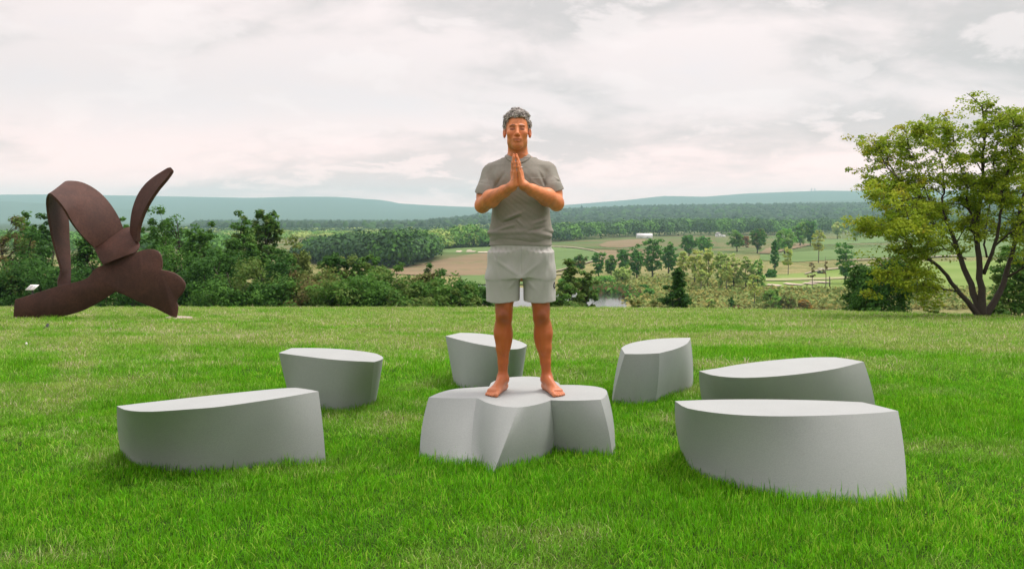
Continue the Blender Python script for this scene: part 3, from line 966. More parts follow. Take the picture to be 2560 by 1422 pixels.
        for i in range(nclus):
            f = rng.uniform(0.40, 1.0)
            rad = 0.5 * w * math.sin(math.pi * (0.15 + (f - 0.40) / 0.60 * 0.8)) ** 0.7
            a = rng.uniform(0, 6.283)
            u = rng.uniform(0.25, 1.0)
            q = np.array((math.cos(a) * rad * u, math.sin(a) * rad * u, h * f * 0.98))
            tr.tube([(0, 0, h * f * 0.9), q], [0.004 * h, 0.002 * h], 3, False)
            cl.append((q, w * rng.uniform(0.09, 0.16), 0.6))
    lift = np.array((1.0, 1.0, 1.0)) if nleaf > 30 else np.array((1.6, 1.75, 1.7))  # far trees painted paler, haze put into their leaf colour
    if nleaf == 0 or not cl:
        return tr, None
    C0 = np.array([c[0] for c in cl])
    R0 = np.array([c[1] for c in cl])
    if kind in ('round', 'tier', 'shrub', 'vase'):
        C0[:, 2] *= 0.98 * h / np.max(C0[:, 2] + 0.3 * R0)
    FL = np.array([c[2] for c in cl])
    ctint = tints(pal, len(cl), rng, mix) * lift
    idx = np.repeat(np.arange(len(cl)), nleaf)
    d = rng.normal(size=(len(idx), 3))
    d /= np.linalg.norm(d, axis=1)[:, None]
    d *= (rng.rand(len(idx)) ** 0.45)[:, None]
    off = d * R0[idx][:, None]
    off[:, 2] *= FL[idx]
    C = C0[idx] + off
    cen = np.array((0, 0, h * 0.45))
    N = d * 0.7 + np.array((0, 0, 0.75)) + rng.normal(0, 0.5, d.shape) + 0.35 * (C - cen) / (0.5 * max(w, h))
    S = ls * rng.uniform(0.7, 1.3, len(idx))
    V, Q = leaf_cloud(C, N, S, rng)
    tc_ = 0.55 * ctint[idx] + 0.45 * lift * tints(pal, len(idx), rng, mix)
    return tr, (V, Q, np.repeat(tc_, 4, 0))


def tree(name, kind, px, ytop, wpx, Y, pal, label, seed, dens=1.0, ls=None, group=None, ybase=None, cat='tree', mix=None, bark='bark', depth=None):
    """a tree whose top shows at (px, ytop) and whose crown is wpx wide, at distance Y (or standing where ybase meets the ground)"""
    if ybase is not None:
        g_ = ground_at(px, ybase)[0]
        Y = g_[1]
    x = (px - CX) / F * Y
    zb_ = float(H(x, Y))
    h = EYE - (ytop - HY) / F * Y - zb_
    w = wpx / F * Y
    near = Y < 120
    ncl = int((120 if near else 60) * dens)
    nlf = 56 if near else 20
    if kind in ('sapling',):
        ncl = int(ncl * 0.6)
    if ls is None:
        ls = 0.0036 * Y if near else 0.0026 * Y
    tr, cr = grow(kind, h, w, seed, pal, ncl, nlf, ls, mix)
    root = empty(name, (x, Y, zb_), label, cat, group)
    nm = 'stems' if kind == 'shrub' else 'trunk'
    link(nm, tr.mesh(nm, M[bark], True), root)
    if cr is not None:
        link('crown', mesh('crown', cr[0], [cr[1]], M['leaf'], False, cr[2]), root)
    return root


G1 = 'trees along the slope behind the lawn'
NEAR = [
    # name, kind, px, top, width, Y, palette, label, density, mix
    ('broadleaf_tree', 'round', 28, 524, 130, 64, 'brown', 'reddish brown tree at the far left edge, left of the rusty sculpture', 1.1, ('green', .35)),
    ('broadleaf_tree', 'round', 66, 519, 78, 72, 'green', 'green tree peeping up just left of sculpture behind the reddish brown tree', .8, None),
    ('broadleaf_tree', 'round', 108, 526, 78, 76, 'dark', 'sparse dark tree seen against the hills left of the arch of sculpture', .7, None),
    ('broadleaf_tree', 'round', 75, 565, 150, 56, 'dark', 'dark green tree filling the gap left of the tall leg of sculpture', 1.3, None),
    ('broadleaf_tree', 'round', 208, 560, 130, 60, 'dark', 'dark tree seen through the arch of the rusty sculpture', 1.3, ('green', .3)),
    ('broadleaf_tree', 'round', 312, 535, 75, 66, 'green', 'green treetop between the sculpture loop and its horn', .9, None),
    ('broadleaf_tree', 'round', 398, 507, 110, 64, 'green', 'tallest green tree right beside the horn of the sculpture', 1.1, None),
    ('broadleaf_tree', 'round', 452, 533, 140, 60, 'green', 'wide rounded green tree right of the tree beside the horn', 1.3, ('dark', .4)),
    ('broadleaf_tree', 'round', 520, 548, 105, 65, 'green', 'green tree with a forked trunk, left of the two tall upright trees', .95, ('olive', .2)),
    ('broadleaf_tree', 'round', 560, 590, 110, 58, 'green', 'rounded green tree filling the space below the left upright tree', 1.2, ('dark', .4)),
    ('broadleaf_tree', 'round', 640, 600, 90, 60, 'dark', 'dark rounded tree between and below the two tall upright trees', 1.1, ('green', .4)),
    ('broadleaf_tree', 'round', 700, 615, 100, 58, 'green', 'green rounded tree below the right upright tree', 1.1, ('dark', .3)),
    ('broadleaf_tree', 'round', 490, 556, 110, 57, 'dark', 'dark rounded tree filling the gap before the forked trunk tree', 1.2, ('green', .5)),
    ('broadleaf_tree', 'vase', 600, 519, 92, 66, 'green', 'left of the two tall upright trees, with rounded top and bare trunk', 1.1, ('olive', .3)),
    ('broadleaf_tree', 'vase', 664, 516, 80, 69, 'green', 'right of the two tall upright trees, with open tiers of branches', 1.0, ('olive', .3)),
    ('broadleaf_tree', 'round', 748, 583, 117, 60, 'olive', 'pale olive tree right of the two tall upright trees', 1.1, ('pale', .3)),
    ('shrub', 'shrub', 120, 636, 190, 51, 'dark', 'dark low tree behind the left leg of sculpture', 1.5, None),
    ('shrub', 'shrub', 300, 628, 180, 51, 'dark', 'dark low tree behind the lobed plate of sculpture', 1.5, None),
    ('shrub', 'shrub', 20, 650, 120, 50, 'dark', 'dark low shrub at the left edge behind the lawn', 1.2, ('olive', .15)),
    ('shrub', 'shrub', 425, 618, 150, 55, 'green', 'green shrub rising behind the lobes of the sculpture', 1.4, None),
    ('shrub', 'shrub', 505, 628, 130, 52, 'dark', 'dark green shrub just right of the lobed end of sculpture', 1.4, None),
    ('shrub', 'shrub', 605, 652, 150, 47, 'olive', 'olive green shrub in front of the two tall upright trees', 1.5, ('green', .3)),
    ('shrub', 'shrub', 698, 640, 100, 55, 'dark', 'very dark shrub below the right tall upright tree', 1.2, None),
    ('shrub', 'shrub', 672, 700, 110, 46, 'dark', 'low dark shrub at lawn edge below the dark one', 1.2, ('green', .3)),
    ('shrub', 'shrub', 772, 680, 130, 47, 'brown', 'brown tinged shrub at lawn edge below the pale olive tree', 1.3, ('olive', .6)),
    ('shrub', 'round', 828, 638, 60, 60, 'dark', 'small dark round tree beside the corner of dark wood', 1.0, None),
    ('shrub', 'round', 866, 645, 46, 62, 'brown', 'small brown tinged tree right of the small dark round tree', .8, ('olive', .4)),
    ('shrub', 'shrub', 862, 668, 130, 49, 'olive', 'bright olive shrub in the hedge left of middle', 1.4, ('green', .4)),
    ('shrub', 'round', 903, 642, 62, 60, 'green', 'small green tree standing above the bright olive shrub', .9, ('olive', .4)),
    ('shrub', 'round', 945, 648, 62, 58, 'green', 'small dark green tree at the right foot of dark wood', .9, ('dark', .4)),
    ('shrub', 'shrub', 975, 665, 110, 50, 'green', 'green shrub below the brown field, left end', 1.3, ('olive', .4)),
    ('shrub', 'shrub', 935, 690, 120, 46, 'dark', 'low dark green shrub along the lawn edge in middle of hedge', 1.3, ('green', .5)),
    ('shrub', 'shrub', 1042, 688, 80, 52, 'brown', 'rusty olive shrub left of the dark topped bush', 1.1, ('olive', .7)),
    ('shrub', 'round', 1088, 665, 72, 54, 'dark', 'dark topped bush standing highest left of the man', 1.1, None),
    ('shrub', 'shrub', 1125, 690, 120, 49, 'green', 'broad green bush just left of the man', 1.4, ('dark', .4)),
    ('shrub', 'shrub', 1182, 712, 80, 48, 'dark', 'lowest dark bush touching the left side of the shorts', 1.2, ('green', .3)),
    ('shrub', 'shrub', 1150, 722, 70, 46, 'green', 'low green bush at the lawn edge below the broad bush', 1.0, ('olive', .4)),
    ('shrub', 'shrub', 1080, 712, 90, 46, 'olive', 'low olive bush at the lawn edge below the dark topped bush', 1.1, ('green', .5)),
    ('shrub', 'shrub', 1010, 716, 90, 45, 'green', 'low leafy bush at lawn edge below the rusty olive shrub', 1.1, ('olive', .5)),
    ('shrub', 'shrub', 845, 706, 110, 45, 'olive', 'low olive bush at lawn edge below the bright olive shrub', 1.2, ('green', .6)),
    ('shrub', 'shrub', 560, 700, 120, 45, 'dark', 'low dark bush at lawn edge right of the sculpture', 1.2, ('green', .4)),
    ('shrub', 'cone', 1424, 650, 150, 58, 'olive', 'feathery olive green tree right beside the shorts of the man', 1.6, ('green', .5)),
    ('shrub', 'round', 1462, 672, 60, 60, 'olive', 'smaller rounded tree on the right of the feathery one', 1.0, ('green', .4)),
    ('shrub', 'shrub', 1410, 706, 110, 50, 'green', 'low green bush filling the gap beside the right knee', 1.2, ('olive', .3)),
    ('conifer', 'cone', 1696, 672, 150, 52, 'dark', 'small bushy dark conifer just beyond the lawn edge', 2.2, None),
    ('shrub', 'shrub', 1584, 746, 46, 46, 'olive', 'small yellowish bush beside the pond at the lawn edge', .6, ('yellow', .3)),
    ('shrub', 'shrub', 1640, 748, 66, 46, 'olive', 'low olive bush just left of the conifer', .6, ('brown', .4)),
    ('shrub', 'shrub', 2192, 634, 178, 31, 'dark', 'big dense dark bush left of the spreading tree', 2.4, ('green', .25)),
    ('shrub', 'shrub', 2336, 764, 50, 29, 'pale', 'tiny yellow green bush between dark bush and spreading tree', .4, ('green', .3)),
    ('shrub', 'shrub', 2545, 610, 140, 32, 'green', 'green bush at the right edge behind the spreading tree', 1.8, ('olive', .3)),
    ('shrub', 'shrub', 2490, 740, 70, 30, 'green', 'low leafy bush right of the foot of spreading tree', .7, ('olive', .5)),
]
for i, (nm, kd, px, yt, wp, Y, pal, lab, dn, mx) in enumerate(NEAR):
    if nm == 'shrub' and kd in ('round', 'cone'):
        nm_ = 'small_tree'
    else:
        nm_ = nm
    if 40 < Y and px < 1300 and nm == 'shrub':
        wp, yt = wp * 1.55, yt - 10
    tree(nm_, kd, px, yt, wp, Y, pal, lab, 100 + i, dn, None, G1 if Y > 40 else None, None, 'tree' if nm != 'shrub' or kd in ('round', 'cone') else 'shrub', mx)

G2 = 'scattered trees in the valley'
VALLEY = [
    # name, kind, px, top, base, width, palette, label
    ('broadleaf_tree', 'round', 1449, 634, 682, 36, 'dark', 'dark round tree on the near edge of the smooth green field', 1.2, ('brown', .25)),
    ('broadleaf_tree', 'tier', 1496, 630, 694, 36, 'dark', 'dark tree above the left end of the pond', 1.2, None),
    ('broadleaf_tree', 'round', 1527, 637, 690, 32, 'dark', 'dark tree right of the one above the pond, slightly lower', 1.2, ('olive', .2)),
    ('broadleaf_tree', 'tier', 1558, 622, 682, 42, 'dark', 'tall dark tree behind the pale willowy tree by the pond', 1.2, None),
    ('broadleaf_tree', 'round', 1592, 608, 700, 48, 'dark', 'left tree of the tall dark clump below the barn', 1.5, None),
    ('broadleaf_tree', 'tier', 1632, 594, 696, 54, 'dark', 'tallest tree of the dark clump right below the barn', 1.7, None),
    ('broadleaf_tree', 'round', 1672, 604, 690, 50, 'dark', 'right tree of the tall dark clump below the barn', 1.5, None),
    ('broadleaf_tree', 'round', 1556, 662, 708, 46, 'pale', 'pale willowy tree behind the pond', 1.1, ('olive', .4)),
    ('shrub', 'shrub', 1512, 688, 711, 70, 'green', 'wide low green shrub at the back of the pond', 1.0, ('olive', .3)),
    ('broadleaf_tree', 'round', 1722, 586, 640, 44, 'dark', 'dark tree on the barn field, left of a pair', 1.3, None),
    ('broadleaf_tree', 'round', 1760, 590, 634, 42, 'green', 'dark tree on the barn field, right of a pair', 1.2, ('dark', .5)),
    ('slender_tree', 'sapling', 1708, 628, 702, 34, 'yellow', 'leftmost yellowing tree of the pale grove', 1.6, ('pale', .5)),
    ('slender_tree', 'round', 1738, 622, 712, 44, 'pale', 'yellow green tree second from the left in pale grove', 1.3, ('yellow', .4)),
    ('slender_tree', 'round', 1770, 616, 718, 46, 'pale', 'tallest yellow green tree in the middle of pale grove', 1.4, ('yellow', .4)),
    ('slender_tree', 'round', 1802, 628, 722, 44, 'pale', 'pale tree just right of the middle of the grove', 1.3, ('olive', .4)),
    ('slender_tree', 'round', 1834, 632, 724, 46, 'pale', 'brown tinged pale tree of the grove with a clear trunk', 1.3, ('brown', .3)),
    ('slender_tree', 'round', 1864, 640, 726, 40, 'olive', 'olive tree near the right end of the pale grove', 1.2, ('pale', .5)),
    ('slender_tree', 'round', 1894, 646, 726, 40, 'green', 'greener tree closing the pale grove on its right', 1.2, ('pale', .4)),
    ('slender_tree', 'sapling', 1752, 650, 728, 34, 'yellow', 'front tree of the pale grove, low and yellowish', 1.3, ('pale', .5)),
    ('slender_tree', 'sapling', 1816, 655, 730, 34, 'pale', 'thin front tree of the pale grove, right of the low yellowish one', 1.3, ('yellow', .4)),
    ('sapling', 'sapling', 1885, 686, 769, 36, 'yellow', 'thin pale sapling standing alone before the grove near the lawn edge', .9, ('pale', .5)),
    ('broadleaf_tree', 'round', 1893, 570, 632, 42, 'dark', 'dark round tree above the pale grove with reddish top', 1.4, ('brown', .2)),
    ('broadleaf_tree', 'round', 1842, 574, 628, 44, 'olive', 'mixed pale and dark tree left of the dark round tree above grove', 1.2, ('dark', .4)),
    ('red_tree', 'shrub', 1865, 590, 618, 18, 'red', 'small reddish tree between two trees above the pale grove', .8, None),
    ('broadleaf_tree', 'round', 1962, 570, 636, 54, 'olive', 'broad olive tree left of the bare brown slope', 1.4, ('green', .5)),
    ('broadleaf_tree', 'round', 2001, 554, 614, 48, 'green', 'rounded tree on top of the bare brown slope', 1.4, ('olive', .4)),
    ('broadleaf_tree', 'tier', 2026, 550, 614, 26, 'dark', 'narrow dark tree at the right end of bare brown slope', 1.1, None),
    ('yellow_tree', 'sapling', 2046, 573, 656, 34, 'yellow', 'tall yellow tree with long bare trunk on the green fairway', 1.4, ('pale', .4)),
    ('columnar_tree', 'column', 1937, 598, 676, 20, 'dark', 'dark columnar tree right of the pale grove', 1.2, None),
    ('yellow_tree', 'sapling', 1970, 616, 688, 30, 'yellow', 'thin yellow tree right of the dark columnar tree', 1.1, ('pale', .5)),
    ('shrub', 'shrub', 1930, 672, 694, 28, 'dark', 'dark bush at the foot of the dark columnar tree', .9, None),
    ('broadleaf_tree', 'round', 2094, 554, 596, 34, 'pale', 'yellow green tree at the top edge of the fairway', 1.2, ('yellow', .3)),
    ('broadleaf_tree', 'round', 2140, 550, 602, 38, 'pale', 'pale tree beside the left tips of the spreading tree', 1.3, ('green', .3)),
    ('broadleaf_tree', 'tier', 2112, 604, 710, 50, 'dark', 'tall dark tree with ragged outline behind the big dark bush', 1.5, ('olive', .15)),
    ('bare_sapling', 'sapling', 2030, 654, 728, 22, 'brown', 'nearly bare sapling in the meadow, left of two', .35, None),
    ('bare_sapling', 'sapling', 2064, 640, 726, 18, 'brown', 'nearly bare taller sapling in the meadow, right of two', .2, None),
    ('shrub', 'shrub', 1932, 722, 771, 46, 'olive', 'large olive bush in the meadow near lawn edge', 1.1, ('green', .4)),
    ('shrub', 'shrub', 1970, 729, 771, 48, 'brown', 'large brownish bush right of the olive bush in meadow', 1.1, ('olive', .5)),
    ('shrub', 'shrub', 2010, 748, 771, 34, 'orange', 'small orange tinged bush right of the large brownish bush', .9, ('brown', .7)),
    ('shrub', 'cone', 1829, 743, 769, 24, 'dark', 'small dark green bush near the lawn edge below the grove', .9, None),
    ('shrub', 'shrub', 1776, 747, 769, 26, 'olive', 'pale olive bush near lawn edge, left of the small dark one', .7, ('pale', .4)),
    ('shrub', 'shrub', 1578, 718, 729, 18, 'dark', 'small dark bush in the meadow right of pond, farthest left', .7, None),
    ('shrub', 'shrub', 1610, 711, 725, 26, 'dark', 'dark bush in the meadow below the tall dark clump', .8, None),
    ('shrub', 'shrub', 1624, 720, 740, 36, 'dark', 'largest dark bush in the meadow right of the pond', 1.0, ('green', .3)),
    ('shrub', 'shrub', 1741, 741, 753, 14, 'dark', 'tiny dark bush in the meadow right of the conifer', .5, None),
    ('shrub', 'shrub', 1420, 690, 712, 60, 'green', 'green bush at the left end of pond behind feathery tree', .9, ('olive', .3)),
]
for i, (nm, kd, px, yt, yb, wp, pal, lab, dn, mx) in enumerate(VALLEY):
    tree(nm, kd, px, yt, wp, 0, pal, lab, 300 + i, dn, None, G2, yb, 'shrub' if nm == 'shrub' else 'tree', mx, 'pale_bark' if kd == 'sapling' else 'bark')


def woods(name, n, pxr, yr, tops, pal, mix, label, seed, front=None, nl=150, ls=1.3, rad=(5.5, 9.0), poly=None):
    """a wood that reads as one mass: n crowns standing between two distances, tops following a skyline"""
    rng = np.random.RandomState(seed)
    tops = np.asarray(tops, float)
    V, Q, T, k = [], [], [], 0
    tr = Geo()
    px = rng.uniform(pxr[0], pxr[1], n)
    if front is not None:
        fr = np.asarray(front, float)
        base = ground_at(px, np.interp(px, fr[:, 0], fr[:, 1]))
        Ys = base[:, 1] + rng.uniform(0, 1, n) ** 1.6 * yr
    else:
        Ys = rng.uniform(yr[0], yr[1], n)
    Ymin, Ymax = Ys.min(), Ys.max()
    for i in range(n):
        Y = Ys[i]
        x = (px[i] - CX) / F * Y
        zb_ = float(H(x, Y))
        yt = np.interp(px[i], tops[:, 0], tops[:, 1])
        zt = EYE - (yt - HY) / F * Y + rng.normal(-0.6, 1.1)
        h = np.clip(zt - zb_, 5.0, 24.0)
        r = rng.uniform(*rad)
        ct = tints(pal, 1, rng, mix)[0]
        m = nl
        d = rng.normal(size=(m, 3))
        d[:, 2] = np.abs(d[:, 2]) * 1.2 - 0.45
        d /= np.linalg.norm(d, axis=1)[:, None]
        lump = 1 + 0.16 * np.sin(3.1 * d[:, 0] * 2 + i) * np.sin(2.7 * d[:, 1] * 2 + 2 * i) + 0.1 * np.sin(6 * d[:, 2] + i)
        rr_ = rng.uniform(0.75, 1.0, m) * lump
        C = np.stack((d[:, 0] * r * rr_, d[:, 1] * r * rr_, h * (0.5 + 0.5 * d[:, 2] * rr_)), 1) + (x, Y, zb_)
        N = d + (0, 0, 0.45) + rng.normal(0, 0.45, d.shape)
        v, q = leaf_cloud(C, N, ls * rng.uniform(0.7, 1.35, m), rng, 0.8)
        V.append(v)
        Q.append(q + k)
        k += len(v)
        cc = 1.25 * (0.7 * ct + 0.3 * tints(pal, m, rng, mix))
        T.append(np.repeat(cc, 4, 0))
    o = link(name, mesh(name, np.concatenate(V), [np.concatenate(Q)], M['leaf_far'], False, np.concatenate(T)))
    return tag(o, label, None, None, 'stuff')


woods('dark_wood', 190, (770, 1068), 70.0, [(760, 604), (800, 598), (850, 591), (900, 588), (950, 584), (1000, 581), (1040, 581), (1068, 588)], 'blue', ('dark', .3),
      'dense dark green wood in the middle distance left of the brown field', 11, [(760, 655), (900, 664), (985, 669), (1040, 659), (1070, 646)], 260, 1.5, (6.0, 9.0))
woods('mixed_wood', 260, (1060, 1330), 130.0, [(1060, 582), (1085, 578), (1110, 579), (1150, 568), (1180, 569), (1210, 578), (1260, 570), (1330, 565)], 'green', ('pale', .35),
      'mixed green and yellowish wood behind the putting green', 12, [(1060, 640), (1085, 624), (1121, 620), (1220, 616), (1330, 614)], 200, 1.6, (6.0, 9.0))
woods('pale_wood', 230, (560, 1080), (760, 1000), [(560, 590), (700, 586), (760, 584), (830, 588), (900, 582), (1000, 577), (1080, 576)], 'pale', ('green', .45),
      'pale green wood beyond the dark wood at left', 13, None, 130, 1.9, (6.5, 10.0))
woods('field_edge_wood', 520, (1300, 2640), 170.0, [(1300, 566), (1380, 561), (1450, 558), (1550, 554), (1620, 548), (1700, 547), (1850, 545), (1950, 549), (2160, 542), (2560, 535), (2700, 533)], 'blue', ('green', .42),
      'dark wood edge behind the white barn and fields', 14, [(1300, 607), (1380, 604), (1471, 599), (1572, 591), (1780, 588), (1900, 588), (2100, 583), (2560, 572), (2700, 570)], 190, 2.1, (6.5, 10.0))
woods('far_plain_wood', 520, (420, 1420), (1050, 1700), [(420, 579), (600, 574), (800, 577), (1000, 570), (1200, 562), (1420, 556)], 'blue', ('pale', .2),
      'distant lowland woods below the blue hills', 15, None, 60, 3.2, (8.0, 12.0))
woods('valley_wood', 520, (-900, 620), (420, 900), [(-900, 560), (-250, 560), (0, 575), (300, 585), (620, 592)], 'green', ('dark', .5),
      'woods on the valley floor behind the left trees', 16, None, 90, 1.9, (6.0, 9.0))

# the wooded ridge: low rounded crowns by the thousand
rng = np.random.RandomState(21)
n = 15000
Yr = np.sqrt(rng.uniform(1350.0 ** 2, 3120.0 ** 2, n))
Xr = rng.uniform(-0.36, 0.66, n) * Yr
th = np.arange(7) / 7 * 2 * math.pi
dome = np.array([(0, 0, 1.0)] + [(0.72 * math.cos(a), 0.72 * math.sin(a), 0.70) for a in th] + [(math.cos(a + .45), math.sin(a + .45), 0.12) for a in th])
tri = [(0, 1 + j, 1 + (j + 1) % 7) for j in range(7)] + [(1 + j, 8 + j, 1 + (j + 1) % 7) for j in range(7)] + [(1 + (j + 1) % 7, 8 + j, 8 + (j + 1) % 7) for j in range(7)]
R_ = rng.uniform(6.0, 11.5, n)
Hh = rng.uniform(7.0, 15.0, n)
zb_ = H(Xr, Yr)
jit = 1 + rng.normal(0, 0.13, (n, 15, 1))
V = dome[None] * jit * np.stack((R_, R_, Hh), 1)[:, None, :] + np.stack((Xr, Yr, zb_), 1)[:, None, :]
Ft = (np.array(tri)[None] + (np.arange(n) * 15)[:, None, None]).reshape(-1, 3)
T = np.repeat(tints('blue', n, rng, ('dark', .15)) * 0.65, 15, 0)
ridge = link('ridge_forest', mesh('ridge_forest', V.reshape(-1, 3), [Ft], M['leaf_far'], False, T))
tag(ridge, 'blue green forest covering the long ridge behind the fields', None, None, 'stuff')

# tall weeds and tussocks of the meadow
rng = np.random.RandomState(22)
n = 5200
pxm = rng.uniform(1450, 2600, n)
pym = rng.uniform(700, 772, n) - np.where(rng.rand(n) < 0.15, rng.uniform(0, 60, n), 0)
ok = ~((pxm > 1895) & (pym < 724)) & ~((pxm < 1585) & (pym > 728)) & (pym > 690)
G_ = ground_at(pxm[ok], pym[ok])
nq = 9
C = np.repeat(G_, nq, 0)
sz = np.repeat(rng.uniform(0.5, 1.5, len(G_)), nq)
C = C + rng.normal(0, 1, C.shape) * np.stack((sz * 0.8, sz * 0.8, sz * 0), 1)
C[:, 2] += rng.uniform(0.05, 0.8, len(C)) * sz
pal_i = rng.rand(len(G_))
cc = np.where((pal_i < .25)[:, None], tints('olive', len(G_), rng) * 1.2, np.where((pal_i < .6)[:, None], tints('pale', len(G_), rng) * 0.9, tints('yellow', len(G_), rng) * 0.95))
v, q = leaf_cloud(C, rng.normal(0, 0.5, C.shape) + (0, -0.3, 0.8), sz * 0.7, rng, 0.7)
tag(link('meadow_weeds', mesh('meadow_weeds', v, [q], M['leaf_far'], False, np.repeat(np.repeat(cc, nq, 0), 4, 0))), 'rough weeds and tussocks of the meadow by the pond', None, None, 'stuff')
# reeds along the back of the pond
n = 900
pxm = rng.uniform(1470, 1590, n)
pym = 731.5 + rng.uniform(-9, 3.0, n) + np.where(pxm > 1560, (pxm - 1560) * 0.7, 0)
G_ = ground_at(pxm, pym)
C = G_ + np.stack((rng.normal(0, .6, n), rng.normal(0, .6, n), rng.uniform(0.3, 1.3, n)), 1)
v, q = leaf_cloud(C, rng.normal(0, 0.4, C.shape) + (0, -1, 0.2), rng.uniform(0.9, 1.8, n), rng, 0.5)
tag(link('pond_reeds', mesh('pond_reeds', v, [q], M['leaf_far'], False, np.repeat(tints('green', n, rng, ('brown', .35)), 4, 0))), 'reeds and sedge along the back shore of the pond', None, None, 'stuff')

# ------------------------------------------------------------------ spreading tree at the right
HYT = 23.4
hx = at(2454, 793, HYT)
hx[2] = H(hx[0], hx[1])
hero = empty('spreading_tree', hx, 'big spreading tree with many leaning stems at the right edge of the lawn', 'tree')
S_ = 2.37


def hp(x, y, dy):
    return at(2060 + x / S_, 220 + y / S_, HYT + dy) - hx


rng = np.random.RandomState(5)
STEMS = [
    ([(935, 1365), (830, 1245), (750, 1140), (700, 1070), (600, 1000), (520, 940), (480, 880), (430, 820), (370, 760)], 0.13, -0.5),
    ([(790, 1205), (720, 1190), (640, 1165), (580, 1115), (500, 1090)], 0.045, -1.0),
    ([(935, 1365), (900, 1250), (850, 1120), (800, 980), (760, 870), (720, 780), (640, 710), (560, 640), (510, 590), (430, 520), (380, 440)], 0.16, 0.7),
    ([(720, 780), (700, 690), (712, 600), (705, 500), (690, 420), (640, 320), (610, 230)], 0.055, 0.5),
    ([(640, 710), (600, 600), (560, 520), (545, 430), (500, 330)], 0.04, 1.0),
    ([(937, 1368), (930, 1150), (915, 1000), (905, 850), (905, 740), (930, 650), (945, 550), (940, 430), (950, 320), (942, 200), (945, 90)], 0.17, 0.0),
    ([(905, 850), (868, 830), (880, 770), (850, 680), (845, 570), (815, 500), (790, 420), (770, 320), (750, 200)], 0.06, -0.5),
    ([(930, 650), (985, 600), (1010, 520), (1000, 420), (1030, 300), (1040, 150)], 0.05, -0.3),
    ([(945, 1100), (1000, 960), (1030, 850), (1050, 720), (1050, 600), (1080, 520), (1110, 420), (1120, 300), (1110, 150)], 0.09, -0.8),
    ([(965, 1000), (950, 900), (965, 800), (985, 700), (1010, 620), (1040, 560)], 0.05, 0.9),
    ([(945, 1365), (1040, 1210), (1085, 1080), (1130, 930), (1150, 800), (1170, 680), (1200, 590), (1240, 470), (1290, 340), (1310, 180)], 0.14, 0.4),
    ([(1085, 1115), (1170, 1070), (1260, 1000), (1350, 930), (1420, 840)], 0.055, -0.8),
    ([(1010, 935), (1120, 840), (1200, 780), (1300, 720), (1400, 600)], 0.05, -1.0),
    ([(1150, 800), (1230, 700), (1330, 600), (1420, 450)], 0.05, 1.0),
    ([(840, 1010), (700, 940), (620, 880), (560, 830), (500, 800)], 0.035, -1.3),
    ([(480, 880), (420, 850), (350, 830), (290, 800), (250, 770)], 0.03, -0.3),
    ([(560, 640), (470, 620), (380, 600), (290, 560)], 0.03, 0.9),
    ([(640, 1165), (560, 1150), (480, 1120), (420, 1110), (370, 1130)], 0.02, -1.2),
    ([(430, 520), (380, 470), (340, 400), (330, 330)], 0.03, 0.8),
    ([(760, 870), (690, 830), (600, 780), (520, 750), (400, 640), (330, 620)], 0.04, -1.0),
]
tg_ = Geo()
limbs, tips = [], []
for pts, r0, dy in STEMS:
    n_ = len(pts)
    P = np.array([hp(x, y, dy * (i / (n_ - 1)) ** 1.0 * 1.6 * (0.25 if pts[0][1] < 1300 and i == 0 else 1)) for i, (x, y) in enumerate(pts)])
    P = spline(P, 22)
    P[3:] += rng.normal(0, 0.012, P[3:].shape)
    tg_.tube(P, 0.60 * r0 * (np.linspace(1, 0.16, 22) ** 1.1) * (1 + 0.5 * np.exp(-np.arange(22) / 1.3) * (r0 > .1)), 8)
    limbs.append((P, r0))
link('trunk', tg_.mesh('trunk', M['bark'], True), hero)
bg_ = Geo()
cl = []
for P, r0 in limbs:
    n_ = int(3 + 6.3 * np.linalg.norm(P[-1] - P[0]) * (0.5 if r0 < 0.022 else 1))
    for k in range(n_):
        u = rng.uniform(0.34, 1.0)
        if r0 < 0.07:
            u = rng.uniform(0.2, 1.0)
        p = np.array([np.interp(u, np.linspace(0, 1, 22), P[:, c]) for c in range(3)])
        if p[2] < 1.5 and r0 > 0.1:
            continue
        tng = P[min(21, int(u * 21) + 1)] - P[max(0, int(u * 21) - 1)]
        tng /= np.linalg.norm(tng) + 1e-9
        out = np.array((p[0], p[1], 0)) / (np.linalg.norm(p[:2]) + 0.3)
        d = 0.55 * tng + 0.55 * out + rng.normal(0, 0.55, 3) + (0, 0, 0.12)
        d /= np.linalg.norm(d)
        ln = rng.uniform(0.35, 0.95) * (1.15 - 0.4 * u)
        q = p + d * ln + (0, 0, -0.06 * ln)
        mid = (p + q) / 2 + (0, 0, 0.06 * ln)
        L = spline([p, mid, q], 6)
        bg_.tube(L, np.linspace(0.016, 0.005, 6) * (0.6 + r0 * 5), 4, False)
        for s_ in range(rng.randint(4, 7)):
            v_ = rng.uniform(0.35, 1.05)
            c0 = p + (q - p) * v_ + rng.normal(0, 1, 3) * (0.17, 0.17, 0.07)
            bg_.tube([p + (q - p) * min(v_, 1) * 0.9, c0], [0.005, 0.002], 3, False)
            cl.append((c0, rng.uniform(0.11, 0.26), u * np.linalg.norm(q)))
link('branches', bg_.mesh('branches', M['bark'], True), hero)
C0 = np.array([c[0] for c in cl])
R0 = np.array([c[1] for c in cl])
far_out = np.linalg.norm(C0 * (1, 0.5, 0.8) - (0, 0, 1.6), axis=1)
nl = 38
idx = np.repeat(np.arange(len(cl)), nl)
d = rng.normal(size=(len(idx), 3))
d /= np.linalg.norm(d, axis=1)[:, None]
off = d * (rng.rand(len(idx)) ** 0.4 * R0[idx])[:, None] * (1.0, 1.0, 0.55)
C = C0[idx] + off
N = d * 0.4 + (0, 0, 0.8) + rng.normal(0, 0.5, d.shape)
v, q = leaf_cloud(C, N, rng.uniform(0.05, 0.085, len(idx)), rng, 0.75)
